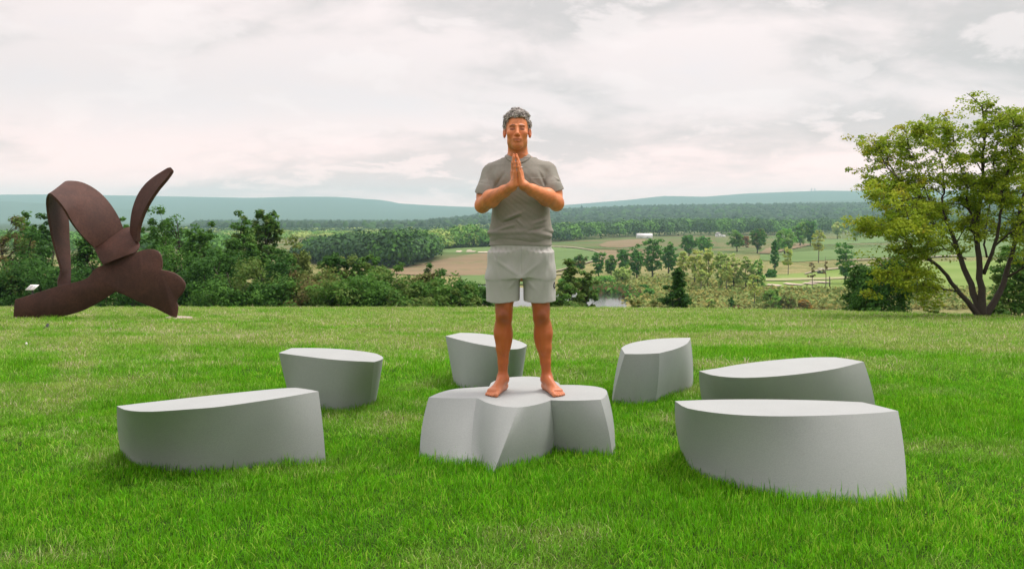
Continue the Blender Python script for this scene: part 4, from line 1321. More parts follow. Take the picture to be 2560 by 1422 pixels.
ct = tints('maple', len(cl), rng)
orange = rng.rand(len(cl)) < np.clip((far_out - 2.6) * 0.16, 0.02, 0.25)
ct[orange] = 0.5 * ct[orange] + 0.5 * tints('orange', orange.sum(), rng)
tt_ = 0.6 * ct[idx] + 0.4 * tints('maple', len(idx), rng)
tt_ = tt_ * (1.60, 1.80, 1.3)
link('crown', mesh('crown', v, [q], M['leaf'], False, np.repeat(tt_, 4, 0)), hero)

# ------------------------------------------------------------------ buildings and small far things
def shed(name, px, base, wpx, hpx, label, roof, cat, rz=0.0, group=None, ridge_x=True, Y=None):
    if Y is None:
        Y = ground_at(px, base)[0][1]
    x = (px - CX) / F * Y
    z = float(H(x, Y))
    w, h = wpx / F * Y, hpx / F * Y
    dp = w * 0.55 if ridge_x else w * 1.3
    root = empty(name, (x, Y, z), label, cat, group)
    root.rotation_euler[2] = rz
    eave = h * (0.56 if ridge_x else 0.6)
    g_ = Geo()
    g_.box((0, 0, eave / 2 - 0.6), (w, dp, eave + 1.2))
    if ridge_x:
        g_.add([(-w / 2, -dp / 2, eave), (-w / 2, dp / 2, eave), (-w / 2, 0, h * 0.97), (w / 2, -dp / 2, eave), (w / 2, dp / 2, eave), (w / 2, 0, h * 0.97)], [[(0, 2, 1), (3, 4, 5)]])
    else:
        g_.add([(-w / 2, -dp / 2, eave), (w / 2, -dp / 2, eave), (0, -dp / 2, h * 0.97), (-w / 2, dp / 2, eave), (w / 2, dp / 2, eave), (0, dp / 2, h * 0.97)], [[(0, 1, 2), (3, 5, 4)]])
    link('wall', g_.mesh('wall', M['white_paint']), root)
    g_ = Geo()
    o_ = 0.06 * w if not ridge_x else 0.02 * w
    t_ = 0.03 * h + 0.1
    if ridge_x:
        for s_ in (-1, 1):
            A = np.array([(-w / 2 - o_, s_ * (dp / 2 + 0.5), eave - 0.15), (w / 2 + o_, s_ * (dp / 2 + 0.5), eave - 0.15), (w / 2 + o_, 0, h), (-w / 2 - o_, 0, h)])
            g_.add(np.concatenate((A, A + (0, 0, t_))), [[(0, 1, 2, 3), (4, 7, 6, 5), (0, 4, 5, 1), (1, 5, 6, 2), (3, 2, 6, 7), (0, 3, 7, 4)]])
    else:
        for s_ in (-1, 1):
            A = np.array([(s_ * (w / 2 + o_), -dp / 2 - 0.4, eave - 0.2), (s_ * (w / 2 + o_), dp / 2 + 0.4, eave - 0.2), (0, dp / 2 + 0.4, h), (0, -dp / 2 - 0.4, h)])
            g_.add(np.concatenate((A, A + (0, 0, t_))), [[(0, 1, 2, 3), (4, 7, 6, 5), (0, 4, 5, 1), (1, 5, 6, 2), (3, 2, 6, 7), (0, 3, 7, 4)]])
    link('roof', g_.mesh('roof', M[roof]), root)
    for k in range(2):
        g_ = Geo()
        g_.box(((-0.22 + 0.44 * k) * w, -dp / 2 - 0.05, eave * (0.36 if ridge_x else 0.5)), ((0.2 if ridge_x else 0.16) * w, 0.16, eave * (0.7 if ridge_x else 0.3)))
        link('door' if ridge_x else 'window', g_.mesh('opening', M['dark_opening'] if not ridge_x else M['metal_roof']), root)
    return root


shed('barn', 1611, 595, 38, 12, 'long white barn with pale metal roof on the far field', 'metal_roof', 'barn', -0.05)
shed('house', 1796, 591, 11, 11, 'small white gabled house at the edge of the far wood', 'grey_roof', 'house', 0.2, None, False)
shed('shed', 1809, 591, 8, 4, 'low white outbuilding beside the small gabled house', 'metal_roof', 'shed')
for k, (px, py, wp) in enumerate(((2066, 541, 9), (2078, 536, 12))):
    r_ = shed('house', px, py, wp, 7, ('white hillside house, left of two in the ridge forest', 'wider white hillside house, right of two in the ridge forest')[k], 'metal_roof', 'house', 0.1, 'white houses on the wooded ridge', True, 2250.0)
    r_.location.z = EYE - (py - HY) / F * 2250.0
for k, px in enumerate((2029, 2037)):
    g_ = Geo()
    zb2 = float(H((px - CX) / F * 8000, 8000.0))
    for sx in (-1, 1):
        for sy2 in (-1, 1):
            g_.tube([(sx * 3.5, sy2 * 3.5, -6), (sx * 2.6, sy2 * 2.6, 27)], [1.2, 1.0], 4)
    for zz_ in (4, 14, 24):
        g_.box((0, 0, zz_), (7.4, 7.4, 1.4))
    tag(link('lattice_tower', g_.mesh('lattice_tower', M['grey_roof']), None, ((px - CX) / F * 8000, 8000, zb2)), ('tiny grey tower on the far ridge, left of two', 'tiny grey tower on the far ridge, right of two')[k], 'tower', 'towers on the far ridge')

gp = ground_at(2053, 684.5)[0]
cart = empty('golf_cart', gp, 'small dark golf cart parked on the fairway path', 'golf cart')
g_ = Geo()
g_.box((0, 0, 0.55), (2.2, 1.1, 0.45))
g_.box((0.9, 0, 0.85), (0.4, 1.0, 0.25))
g_.box((-0.5, 0, 0.95), (0.35, 1.0, 0.5))
link('body', g_.mesh('body', M['dark_metal']), cart)
g_ = Geo()
g_.box((-0.1, 0, 1.85), (1.7, 1.15, 0.08))
link('roof', g_.mesh('roof', M['white_paint']), cart)
pm_ = None
for sx in (-0.85, 0.65):
    for sy2 in (-0.5, 0.5):
        if pm_ is None:
            g_ = Geo()
            g_.tube([(0, 0, 0.7), (0, 0, 1.82)], [0.04, 0.04], 5)
            pm_ = g_.mesh('roof_post', M['dark_metal'])
        link('roof_post', pm_, cart, (sx, sy2, 0))
wm = None
for sx in (-0.75, 0.8):
    for sy2 in (-0.55, 0.55):
        if wm is None:
            g_ = Geo()
            g_.tube([(0, -0.1, 0), (0, 0.1, 0)], [0.28, 0.28], 12)
            wm = g_.mesh('wheel', M['dark_opening'])
        link('wheel', wm, cart, (sx, sy2, 0.28))
gp = ground_at(1848, 770.5)[0]
g_ = Geo()
r_ = np.random.RandomState(3)
for k in range(60):
    a = r_.uniform(0, 6.28)
    c_ = np.array((r_.normal(0, 0.5), r_.normal(0, 0.35), r_.uniform(0.05, 0.55)))
    d_ = np.array((math.cos(a), math.sin(a) * 0.6, r_.uniform(-0.1, 0.25))) * r_.uniform(0.3, 0.7)
    g_.tube([c_ - d_, c_ + d_], [0.07, 0.04], 5)
tag(link('brush_pile', g_.mesh('brush_pile', M['pink_brush']), None, gp), 'low reddish brush pile just beyond the lawn edge', 'brush pile')
gp = ground_at(2074, 724)[0]
g_ = Geo()
g_.tube([(0, 0, -0.2), (0.05, 0, 2.2), (0.0, 0, 3.4)], [0.16, 0.13, 0.1], 6)
tag(link('bare_post', g_.mesh('bare_post', M['bark']), None, gp), 'short bare post right of the two meadow saplings', 'post')

# ------------------------------------------------------------------ the turf
def tuft(seed, nb, rad, ln, wd, straw):
    rng = np.random.RandomState(seed)
    r = rad * np.sqrt(rng.rand(nb))
    a = rng.uniform(0, 6.283, nb)
    root = np.stack((r * np.cos(a), r * np.sin(a), np.full(nb, -0.01)), 1)
    la = rng.uniform(0, 6.283, nb)
    lean = np.abs(rng.normal(0.0, 0.55, nb)) + 0.15
    dirn = np.stack((np.cos(la), np.sin(la), np.zeros(nb)), 1)
    L = ln * rng.uniform(0.55, 1.35, nb) * np.where(rng.rand(nb) < 0.04, 1.6, 1.0)
    wa = la + math.pi / 2 + rng.normal(0, 0.5, nb)
    wv = np.stack((np.cos(wa), np.sin(wa), np.zeros(nb)), 1) * (wd * rng.uniform(0.7, 1.3, nb))[:, None] / 2
    ts = (0.0, 0.4, 0.75, 1.0)
    P = []
    for t_ in ts:
        up = np.array((0, 0, 1.0))[None] * (L * (t_ - 0.32 * lean * t_ * t_))[:, None]
        c_ = root + up + dirn * (L * lean * t_ ** 1.8)[:, None]
        P.append(c_)
    V = np.stack((P[0] - wv, P[0] + wv, P[1] - wv * 0.92, P[1] + wv * 0.92, P[2] - wv * 0.62, P[2] + wv * 0.62, P[3]), 1).reshape(-1, 3)
    b = np.arange(nb)[:, None] * 7
    Q = np.concatenate((b + (0, 1, 3, 2), b + (2, 3, 5, 4)))
    Tt = b + (4, 5, 6)
    t0 = np.clip(rng.normal(1.0, 0.30, (nb, 1)), 0.4, 1.9) * np.array([[1, 1, 1.0]]) * (1 + rng.normal(0, 0.07, (nb, 3)))
    dry = rng.rand(nb) < straw
    t0[dry] = np.array((3.1, 1.6, 8.0)) * rng.uniform(0.7, 1.15, (dry.sum(), 1))  # pale blades: dry straw, and grass sheen put into the colour
    return mesh('grass_tuft', V, [Q, Tt], M['blade'], False, np.repeat(t0, 7, 0))


tcol = bpy.data.collections.new('grass_tufts')
for i in range(6):
    tcol.objects.link(bpy.data.objects.new('grass_tuft_%02d' % i, tuft(40 + i, 140, 0.15, 0.039, 0.0036, (0.05, 0.07, 0.06, 0.15, 0.08, 0.32)[i])))
rng = np.random.RandomState(9)
PP, SSC, RR, II = [], [], [], []
for y0, y1, den, sc_ in ((2.4, 8.0, 135, 1.0), (8.0, 16.0, 46, 1.4), (16.0, 37.5, 19, 2.0)):
    W_ = 0.64 * y1 + 2.6
    n = int(2 * W_ * (y1 - y0) * den)
    st_ = den ** -0.5
    x, y = [q_.ravel() for q_ in np.meshgrid(np.arange(-W_, W_, st_), np.arange(y0, y1, st_))]
    x, y = x + rng.uniform(-0.7, 0.7, len(x)) * st_, y + rng.uniform(-0.7, 0.7, len(y)) * st_
    k = (np.abs(x) < 0.64 * y + 2.6) & (np.hypot(x - pc[0], y - pc[1]) > 0.42) & (y < np.interp(x, CREST_X, CREST_Y) + 2.0)
    x, y = x[k], y[k]
    n = len(x)
    PP.append(np.stack((x, y, H(x, y)), 1))
    q2 = np.stack((x, y), 1)
    hgt = 1.0 + 0.32 * fbm(q2, 3, 2.6) + 0.30 * fbm(q2, 4, 11.0)
    if y0 < 10:                          # the mower leaves longer grass round the benches
        ft = np.concatenate(FOOT)
        nearest = np.full(n, 9.0)
        for i0 in range(0, n, 3000):
            nearest[i0:i0 + 3000] = np.sqrt(((q2[i0:i0 + 3000, None, :] - ft[None]) ** 2).sum(2).min(1))
        hgt = hgt + 0.75 * np.exp(-(nearest / 0.10) ** 2)
    hs = sc_ ** 0.55 * np.clip(hgt, 0.68, 2.2)
    SSC.append(np.stack((np.full(n, sc_), np.full(n, sc_), hs), 1) * rng.uniform(0.85, 1.15, (n, 1)))
    sw = 0.13 * fbm(q2, 6, 1.3)
    sv = 0.13 * fbm(q2, 7, 1.3)
    RR.append(np.stack((sw + rng.normal(0, .1, n), sv + rng.normal(0, .1, n), rng.uniform(0, 6.28, n)), 1))
    dr = fbm(q2, 8, 1.7) + 0.6 * rng.normal(size=n)
    II.append(np.where(dr > 0.95, 5, np.where(dr > 0.6, 3, rng.randint(0, 5, n))))
PP, SSC, RR, II = np.concatenate(PP), np.concatenate(SSC), np.concatenate(RR), np.concatenate(II)
gm = bpy.data.meshes.new('lawn_grass')
gm.vertices.add(len(PP))
gm.vertices.foreach_set('co', PP.astype(np.float32).ravel())
for nm, ty, arr, key in (('rot', 'FLOAT_VECTOR', RR, 'vector'), ('scl', 'FLOAT_VECTOR', SSC, 'vector')):
    gm.attributes.new(nm, ty, 'POINT').data.foreach_set(key, arr.astype(np.float32).ravel())
gm.attributes.new('pick', 'INT', 'POINT').data.foreach_set('value', II.astype(np.int32))
gm.materials.append(M['blade'])
grass = link('lawn_grass', gm)
tag(grass, 'mown green grass blades of the lawn with straw coloured patches', None, None, 'stuff')
ng = bpy.data.node_groups.new('grass_scatter', 'GeometryNodeTree')
ng.interface.new_socket('Geometry', in_out='INPUT', socket_type='NodeSocketGeometry')
ng.interface.new_socket('Geometry', in_out='OUTPUT', socket_type='NodeSocketGeometry')
gi, go = ng.nodes.new('NodeGroupInput'), ng.nodes.new('NodeGroupOutput')
iop = ng.nodes.new('GeometryNodeInstanceOnPoints')
ci = ng.nodes.new('GeometryNodeCollectionInfo')
ci.inputs['Collection'].default_value = tcol
ci.inputs['Separate Children'].default_value = True
ci.inputs['Reset Children'].default_value = True
iop.inputs['Pick Instance'].default_value = True
for nm, ty, sock in (('rot', 'FLOAT_VECTOR', 'Rotation'), ('scl', 'FLOAT_VECTOR', 'Scale'), ('pick', 'INT', 'Instance Index')):
    na = ng.nodes.new('GeometryNodeInputNamedAttribute')
    na.data_type = ty
    na.inputs['Name'].default_value = nm
    ng.links.new(na.outputs['Attribute'], iop.inputs[sock])
ng.links.new(gi.outputs[0], iop.inputs['Points'])
ng.links.new(ci.outputs[0], iop.inputs['Instance'])
ng.links.new(iop.outputs[0], go.inputs[0])
grass.modifiers.new('scatter', 'NODES').node_group = ng

# ------------------------------------------------------------------ the man
def v3(*a):
    return np.array(a, np.float32)


def capsule(P, a, b, ra, rb):
    a, b = v3(*a), v3(*b)
    ab = b - a
    t_ = np.clip(((P - a) @ ab) / (ab @ ab), 0, 1)
    return np.linalg.norm(P - a - t_[:, None] * ab, axis=1) - (ra + (rb - ra) * t_)


def chain(P, pts, rs, k=0.01):
    d = None
    for i in range(len(pts) - 1):
        e = capsule(P, pts[i], pts[i + 1], rs[i], rs[i + 1])
        d = e if d is None else smin(d, e, k)
    return d


def ellip(P, c, r, yaw=0.0):
    q = P - v3(*c)
    if yaw:
        cs, sn = math.cos(yaw), math.sin(yaw)
        q = np.stack((q[:, 0] * cs + q[:, 1] * sn, -q[:, 0] * sn + q[:, 1] * cs, q[:, 2]), 1)
    r = v3(*r)
    k0 = np.linalg.norm(q / r, axis=1)
    k1 = np.linalg.norm(q / (r * r), axis=1) + 1e-9
    return k0 * (k0 - 1) / k1


def smin(a, b, k):
    h_ = np.clip(0.5 + 0.5 * (b - a) / k, 0, 1)
    return b * (1 - h_) + a * h_ - k * h_ * (1 - h_)


def smax(a, b, k):
    return -smin(-a, -b, k)


def tube_table(P, tab, ex=2.4):
    """column with elliptical sections; rows (z, xc, a, yc, b)"""
    T_ = np.array(sorted(tab), np.float32)
    z = P[:, 2]
    xc, a, yc, b = [np.interp(z, T_[:, 0], T_[:, c]) for c in (1, 2, 3, 4)]
    u = (np.abs((P[:, 0] - xc) / a) ** ex + np.abs((P[:, 1] - yc) / b) ** ex) ** (1 / ex)
    d = (u - 1) * np.minimum(a, b)
    return np.maximum(d, np.maximum(T_[0, 0] - z, z - T_[-1, 0]))


def surface(fn, lo, hi, h):
    """sparse surface nets of fn(P) = 0 -> vertices, quads"""
    lo, hi = np.asarray(lo, np.float32), np.asarray(hi, np.float32)
    mul = (8, 2, 1)
    H0 = h * 8
    n0 = np.ceil((hi - lo) / H0).astype(int)
    I = np.stack(np.meshgrid(*[np.arange(k) for k in n0], indexing='ij'), -1).reshape(-1, 3)
    size = 8
    while True:
        c = lo + (I + 0.5) * (h * size)
        d = fn(c.astype(np.float32))
        I = I[np.abs(d) < h * size * 0.9 + (0.012 if size == 8 else 0.004)]
        if size == 1:
            break
        st = 4 if size == 8 else 2
        sub = np.stack(np.meshgrid(*[np.arange(st)] * 3, indexing='ij'), -1).reshape(-1, 3)
        I = (I[:, None, :] * st + sub[None]).reshape(-1, 3)
        size //= st
    D = (n0 * 8 + 2).astype(np.int64)
    key = lambda J: (J[:, 0] * D[1] + J[:, 1]) * D[2] + J[:, 2]
    off = np.array([(x, y, z) for x in (0, 1) for y in (0, 1) for z in (0, 1)])
    K8 = np.stack([key(I + o) for o in off], 1)
    uk, inv = np.unique(K8, return_inverse=True)
    inv = inv.reshape(K8.shape)
    g0 = np.stack((uk // (D[1] * D[2]), uk // D[2] % D[1], uk % D[2]), 1)
    f = fn((lo + g0 * h).astype(np.float32))
    F8 = f[inv]
    S8 = F8 < 0
    act = S8.any(1) & ~S8.all(1)
    I, F8, S8 = I[act], F8[act], S8[act]
    acc = np.zeros((len(I), 3))
    cnt = np.zeros(len(I))
    for a in range(8):
        for b in range(a + 1, 8):
            if np.abs(off[a] - off[b]).sum() != 1:
                continue
            m_ = S8[:, a] != S8[:, b]
            t_ = F8[m_, a] / (F8[m_, a] - F8[m_, b])
            acc[m_] += off[a] + (off[b] - off[a]) * t_[:, None]
            cnt[m_] += 1
    V = lo + (I + acc / cnt[:, None]) * h
    ck = key(I)
    order = np.argsort(ck)
    sk = ck[order]
    quads = []
    strd = np.array((D[1] * D[2], D[2], 1))
    corner = {0: 4, 1: 2, 2: 1}
    for ax in range(3):
        b_, c_ = (ax + 1) % 3, (ax + 2) % 3
        m_ = S8[:, 0] != S8[:, corner[ax]]
        k0 = ck[m_]
        ks = np.stack((k0, k0 - strd[b_], k0 - strd[b_] - strd[c_], k0 - strd[c_]), 1)
        pos = np.clip(np.searchsorted(sk, ks), 0, len(sk) - 1)
        good = (sk[pos] == ks).all(1)
        q = order[pos]
        fl = S8[m_, 0]
        q = np.where(fl[:, None], q, q[:, ::-1])
        quads.append(q[good])
    return V, np.concatenate(quads)


MY = 5.80                                   # distance of the man's ankles


def mp_(px, py, Y=MY):
    return tuple(at(px, py, Y))


PZ = PH                                      # he stands on the plinth top
HC = mp_(1293, 326.5, 5.77)                    # between the eyes, head centre plane


def head_local(P):
    q = P - v3(*HC)
    a = math.radians(7)                      # chin slightly lowered
    y = q[:, 1] * math.cos(a) + q[:, 2] * math.sin(a) * -1
    z = q[:, 1] * math.sin(a) + q[:, 2] * math.cos(a)
    z = np.where(z < -0.045, -0.045 + (z + 0.045) * 0.90, z)
    return np.stack((q[:, 0], -y, z), 1)      # x right in picture, y towards the camera, z up


def head_sdf(P):
    q = head_local(P)
    d = ellip(q, (0, -0.022, 0.041), (0.076, 0.098, 0.088))
    d = smin(d, ellip(q, (0, 0.012, -0.008), (0.069, 0.078, 0.090)), 0.02)
    d = smin(d, ellip(q, (0, 0.020, -0.066), (0.055, 0.062, 0.053)), 0.03)
    d = smin(d, ellip(q, (0, 0.058, -0.102), (0.030, 0.026, 0.023)), 0.025)
    for s_ in (-1, 1):
        d = smin(d, ellip(q, (s_ * 0.042, -0.004, -0.074), (0.021, 0.036, 0.026)), 0.02)     # jaw corner
        d = smin(d, ellip(q, (s_ * 0.044, 0.058, -0.030), (0.024, 0.022, 0.022)), 0.02)      # cheek
        d = smax(d, -ellip(q, (s_ * 0.031, 0.103, -0.001), (0.019, 0.016, 0.0115)), 0.010)   # socket
        d = smin(d, ellip(q, (s_ * 0.031, 0.070, -0.003), (0.0155, 0.0145, 0.0115)), 0.003)  # closed lid
        d = smin(d, capsule(q, (s_ * 0.012, 0.086, 0.017), (s_ * 0.047, 0.074, 0.018), 0.0070, 0.005), 0.010)
        e = ellip(q, (s_ * 0.083, -0.014, -0.012), (0.010, 0.021, 0.034), s_ * 0.35)
        e = smax(e, -ellip(q, (s_ * 0.092, -0.008, -0.008), (0.007, 0.011, 0.019)), 0.004)
        d = smin(d, e, 0.006)
        d = smin(d, ellip(q, (s_ * 0.0125, 0.094, -0.046), (0.0085, 0.011, 0.008)), 0.005)
    d = smin(d, capsule(q, (0, 0.084, 0.008), (0, 0.106, -0.040), 0.0085, 0.0115), 0.010)
    d = smin(d, ellip(q, (0, 0.106, -0.043), (0.0115, 0.011, 0.0095)), 0.006)
    d = smin(d, ellip(q, (0, 0.080, -0.068), (0.028, 0.016, 0.016)), 0.012)
    mouth = capsule(q, (-0.024, 0.086, -0.0725), (0.024, 0.086, -0.0725), 0.003, 0.003) + 0
    curve = np.abs(q[:, 2] + 0.0745 - 5.0 * q[:, 0] ** 2) - 0.0012
    d = d + 0.0012 * np.exp(-(curve / 0.0025) ** 2) * (np.abs(q[:, 0]) < 0.026) * (q[:, 1] > 0.07)
    d = smin(d, ellip(q, (0, 0.089, -0.081), (0.017, 0.009, 0.0055)), 0.004)
    d = smin(d, ellip(q, (0, 0.091, -0.0695), (0.019, 0.008, 0.0045)), 0.004)
    return d


NB = mp_(1295, 402, 5.83)
ARMS = {}
for s_, sh, el, wr in ((-1, mp_(1224, 432, 5.83), mp_(1206, 512, 5.68), mp_(1279, 466, 5.45)), (1, mp_(1373, 428, 5.83), mp_(1391, 507, 5.68), mp_(1311, 464, 5.45))):
    ARMS[s_] = (v3(*sh), v3(*el), v3(*wr))
XH = mp_(1294.5, 430, 5.44)[0]


def hand_sdf(P, s_):
    """s_ -1: the hand on the left of the picture"""
    def pt(px_off, py, dy):
        # px_off: metres from the plane between the palms, dy: metres away from the camera behind the little finger edge
        z = at(0, py, 5.44)[2]
        lean_ = 0.022 * (z - at(0, 470, 5.44)[2]) / 0.2
        return (XH - lean_ + 0.006 + s_ * px_off, 5.415 + dy, z)
    wr = ARMS[s_][2]
    # palm: heel, little finger edge, thumb edge
    d = capsule(P, pt(0.017, 462, 0.012), pt(0.0125, 430, 0.006), 0.0165, 0.0115)
    d = smin(d, capsule(P, pt(0.023, 460, 0.040), pt(0.021, 427, 0.032), 0.018, 0.0125), 0.016)
    d = smin(d, capsule(P, pt(0.026, 460, 0.062), pt(0.027, 427, 0.056), 0.017, 0.0125), 0.016)
    d = smin(d, capsule(P, pt(0.026, 456, 0.075), pt(0.030, 428, 0.078), 0.016, 0.0115), 0.014)
    d = smin(d, capsule(P, wr, pt(0.020, 452, 0.035), 0.029, 0.020), 0.022)
    # fingers: little, ring, middle, index (base, middle joint, tip)
    FING = [((0.0125, 432, 0.004), (0.0105, 417, 0.004), (0.0085, 405, 0.006), 0.0092, 0.0072),
            ((0.0205, 428, 0.029), (0.0155, 408, 0.027), (0.0090, 391, 0.027), 0.0098, 0.0076),
            ((0.0260, 427, 0.052), (0.0195, 405, 0.049), (0.0092, 386, 0.046), 0.0100, 0.0078),
            ((0.0290, 429, 0.074), (0.0215, 409, 0.069), (0.0100, 391, 0.064), 0.0098, 0.0076)]
    for a, b, c, r1, r2 in FING:
        e = smin(capsule(P, pt(*a), pt(*b), r1, r1 * 0.95), capsule(P, pt(*b), pt(*c), r1 * 0.95, r2), 0.003)
        e = smin(e, ellip(P, pt(*b), (r1 * 1.05, r1 * 1.05, r1 * 1.0)), 0.003)
        d = smin(d, e, 0.0035)
    th_ = smin(capsule(P, pt(0.026, 452, 0.078), pt(0.021, 432, 0.096), 0.0135, 0.0115), capsule(P, pt(0.021, 432, 0.096), pt(0.012, 414, 0.098), 0.011, 0.0085), 0.004)
    return smin(d, th_, 0.006)


def arm_sdf(P, s_):
    sh, el, wr = ARMS[s_]
    d = capsule(P, sh, el, 0.051, 0.044)
    mid = sh * 0.35 + el * 0.65
    d = smin(d, ellip(P, mid + v3(s_ * -0.004, -0.012, 0), (0.054, 0.052, 0.075)), 0.03)
    d = smin(d, ellip(P, el + v3(s_ * 0.002, 0.012, -0.006), (0.041, 0.042, 0.042)), 0.02)
    f1 = el * 0.68 + wr * 0.32
    f2 = el * 0.25 + wr * 0.75
    d = smin(d, chain(P, [el, f1 + v3(s_ * 0.004, 0, 0.004), f2, wr], [0.046, 0.056, 0.036, 0.029], 0.02), 0.02)
    d = smin(d, capsule(P, el + v3(0, -0.01, 0.012), f1 + v3(0, -0.008, 0.022), 0.034, 0.032), 0.02)
    return d


LEGS = {}
for s_, hip, kn, an in ((-1, mp_(1264, 650), mp_(1260, 788, 5.78), mp_(1257, 940, 5.80)), (1, mp_(1342, 650), mp_(1353, 788, 5.78), mp_(1367, 940, 5.80))):
    LEGS[s_] = (v3(*hip), v3(*kn), v3(*an))


def leg_sdf(P, s_):
    hip, kn, an = LEGS[s_]
    d = chain(P, [hip, hip * 0.4 + kn * 0.6, kn + v3(0, 0.004, 0.05)], [0.080, 0.066, 0.058], 0.03)
    d = smin(d, ellip(P, kn + v3(0, -0.012, 0.0), (0.052, 0.050, 0.060)), 0.03)
    d = smin(d, ellip(P, kn + v3(0, -0.052, 0.006), (0.027, 0.014, 0.030)), 0.016)                 # kneecap
    d = smin(d, ellip(P, kn + v3(s_ * -0.018, -0.030, 0.070), (0.026, 0.030, 0.045)), 0.02)        # inner thigh muscle
    ca = kn * 0.70 + an * 0.30
    d = smin(d, chain(P, [kn + v3(0, 0.004, -0.02), ca + v3(s_ * 0.006, 0.012, 0), kn * 0.47 + an * 0.53 + v3(s_ * 0.003, 0.008, 0), kn * 0.24 + an * 0.76, an + v3(0, 0.004, 0)], [0.050, 0.053, 0.045, 0.034, 0.030], 0.012), 0.022)
    d = smin(d, ellip(P, ca + v3(s_ * -0.012, 0.030, -0.012), (0.046, 0.042, 0.095)), 0.03)        # calf
    d = smin(d, ellip(P, ca + v3(s_ * 0.020, 0.022, 0.02), (0.038, 0.040, 0.085)), 0.03)
    d = smin(d, ellip(P, ca + v3(0, -0.034, -0.02), (0.018, 0.016, 0.11)), 0.025)                  # shin
    # foot
    for m_ in (-1, 1):
        d = smin(d, ellip(P, an + v3(m_ * 0.027, 0.004, -0.022), (0.012, 0.014, 0.014)), 0.014)
    z0 = PZ
    heel = v3(an[0], an[1] + 0.045, z0 + 0.032)
    tow = v3(s_ * 0.30, -0.95, 0)
    tow /= np.linalg.norm(tow)
    side = v3(-tow[1], tow[0], 0) * -1           # to the right of the picture when facing the camera reversed
    if side[0] < 0:
        side = -side
    ball = heel + tow * 0.185
    d = smin(d, capsule(P, heel, v3(an[0], an[1] + 0.012, an[2] - 0.01), 0.031, 0.032), 0.02)
    d = smin(d, capsule(P, v3(an[0], an[1] - 0.012, an[2] - 0.012), v3(*(heel + tow * 0.15 + v3(0, 0, 0.004))), 0.034, 0.026), 0.03)
    for u, r in ((-0.026, 0.021), (0.0, 0.022), (0.026, 0.020)):
        d = smin(d, capsule(P, heel + v3(0, 0, -0.006), ball + side * u + v3(0, 0, -0.011), 0.026, r), 0.02)
    inn = -s_
    for k, (u, ln, r) in enumerate(((0.034, 0.068, 0.0145), (0.013, 0.066, 0.0098), (-0.004, 0.058, 0.0092), (-0.020, 0.048, 0.0088), (-0.035, 0.034, 0.0086))):
        b0 = ball + side * (inn * u) + v3(0, 0, 0)
        b0[2] = z0 + r + 0.006
        b1 = ball + tow * ln * 0.75 + side * (inn * u * 1.12)
        b1[2] = z0 + r + 0.004
        b2 = ball + tow * ln + side * (inn * u * 1.14)
        b2[2] = z0 + r - 0.001
        d = smin(d, smin(capsule(P, b0, b1, r * 0.95, r * 0.92), capsule(P, b1, b2, r * 0.95, r), 0.003), 0.005)
    return np.maximum(d, z0 + 0.001 - P[:, 2])


def zpx(py, Y=MY):
    return float(at(0, py, Y)[2])


def xpx(px, Y=MY):
    return float(at(px, 0, Y)[0])


TORSO = [(zpx(py), xpx(c), a / F * MY, 5.83 + yo, b) for py, c, a, yo, b in
         ((396, 1297, 40, 0.005, 0.085), (412, 1298, 66, 0.0, 0.105), (435, 1299, 72, -0.005, 0.122), (470, 1301, 69, -0.01, 0.130), (510, 1301, 71, -0.005, 0.124), (550, 1301, 75, -0.005, 0.124), (578, 1301.5, 78.5, -0.008, 0.129), (590, 1302, 78.5, -0.008, 0.130), (606, 1302, 77, -0.005, 0.124))]


def part_of(fn, P, mask):
    d = np.full(len(P), 1.0, np.float32)
    if mask.any():
        d[mask] = fn(P[mask])
    return d


def body_sdf(P):
    z = P[:, 2]
    hi_ = z > NB[2] - 0.16
    d = part_of(head_sdf, P, hi_)
    d = smin(d, capsule(P, (HC[0] + 0.002, 5.80, HC[2] - 0.075), (NB[0], NB[1], NB[2] - 0.01), 0.062, 0.071), 0.020)
    for s_ in (-1, 1):
        d = smin(d, capsule(P, (HC[0] + s_ * 0.046, 5.79, HC[2] - 0.06), (NB[0] + s_ * 0.012, NB[1] - 0.065, NB[2] - 0.012), 0.014, 0.012), 0.016)
        d = smin(d, capsule(P, (NB[0], NB[1] + 0.01, NB[2] + 0.01), tuple(ARMS[s_][0] + v3(-s_ * 0.04, 0, -0.005)), 0.05, 0.045), 0.03)
    tab = [(z_, x, a - 0.03, y, b - 0.03) for z_, x, a, y, b in TORSO]
    d = smin(d, tube_table(P, tab), 0.05)
    d = smin(d, ellip(P, (xpx(1303), 5.82, zpx(650)), (0.165, 0.115, 0.14)), 0.04)
    up_, lo_ = z > zpx(575), z < zpx(610)
    hz_ = up_ & (z < zpx(355)) & (P[:, 1] < 5.62)
    for s_ in (-1, 1):
        side_ = (P[:, 0] - xpx(1303)) * s_ > -0.10
        d = smin(d, part_of(lambda Q: leg_sdf(Q, s_), P, lo_ & side_), 0.02)
        arm = part_of(lambda Q: arm_sdf(Q, s_), P, up_ & side_)
        d = smin(d, arm, 0.02)
        d = np.minimum(d, smin(arm, part_of(lambda Q: hand_sdf(Q, s_), P, hz_), 0.016))
    return d


def folds(P, seed, fx, fz, warp=3.0):
    r = np.random.RandomState(seed)
    w_ = np.sin(P[:, 0] * 11 + r.uniform(0, 6)) + np.sin(P[:, 2] * 9 + P[:, 1] * 7 + r.uniform(0, 6))
    return np.sin(P[:, 0] * fx + P[:, 2] * fz + w_ * warp * 0.5 + r.uniform(0, 6))


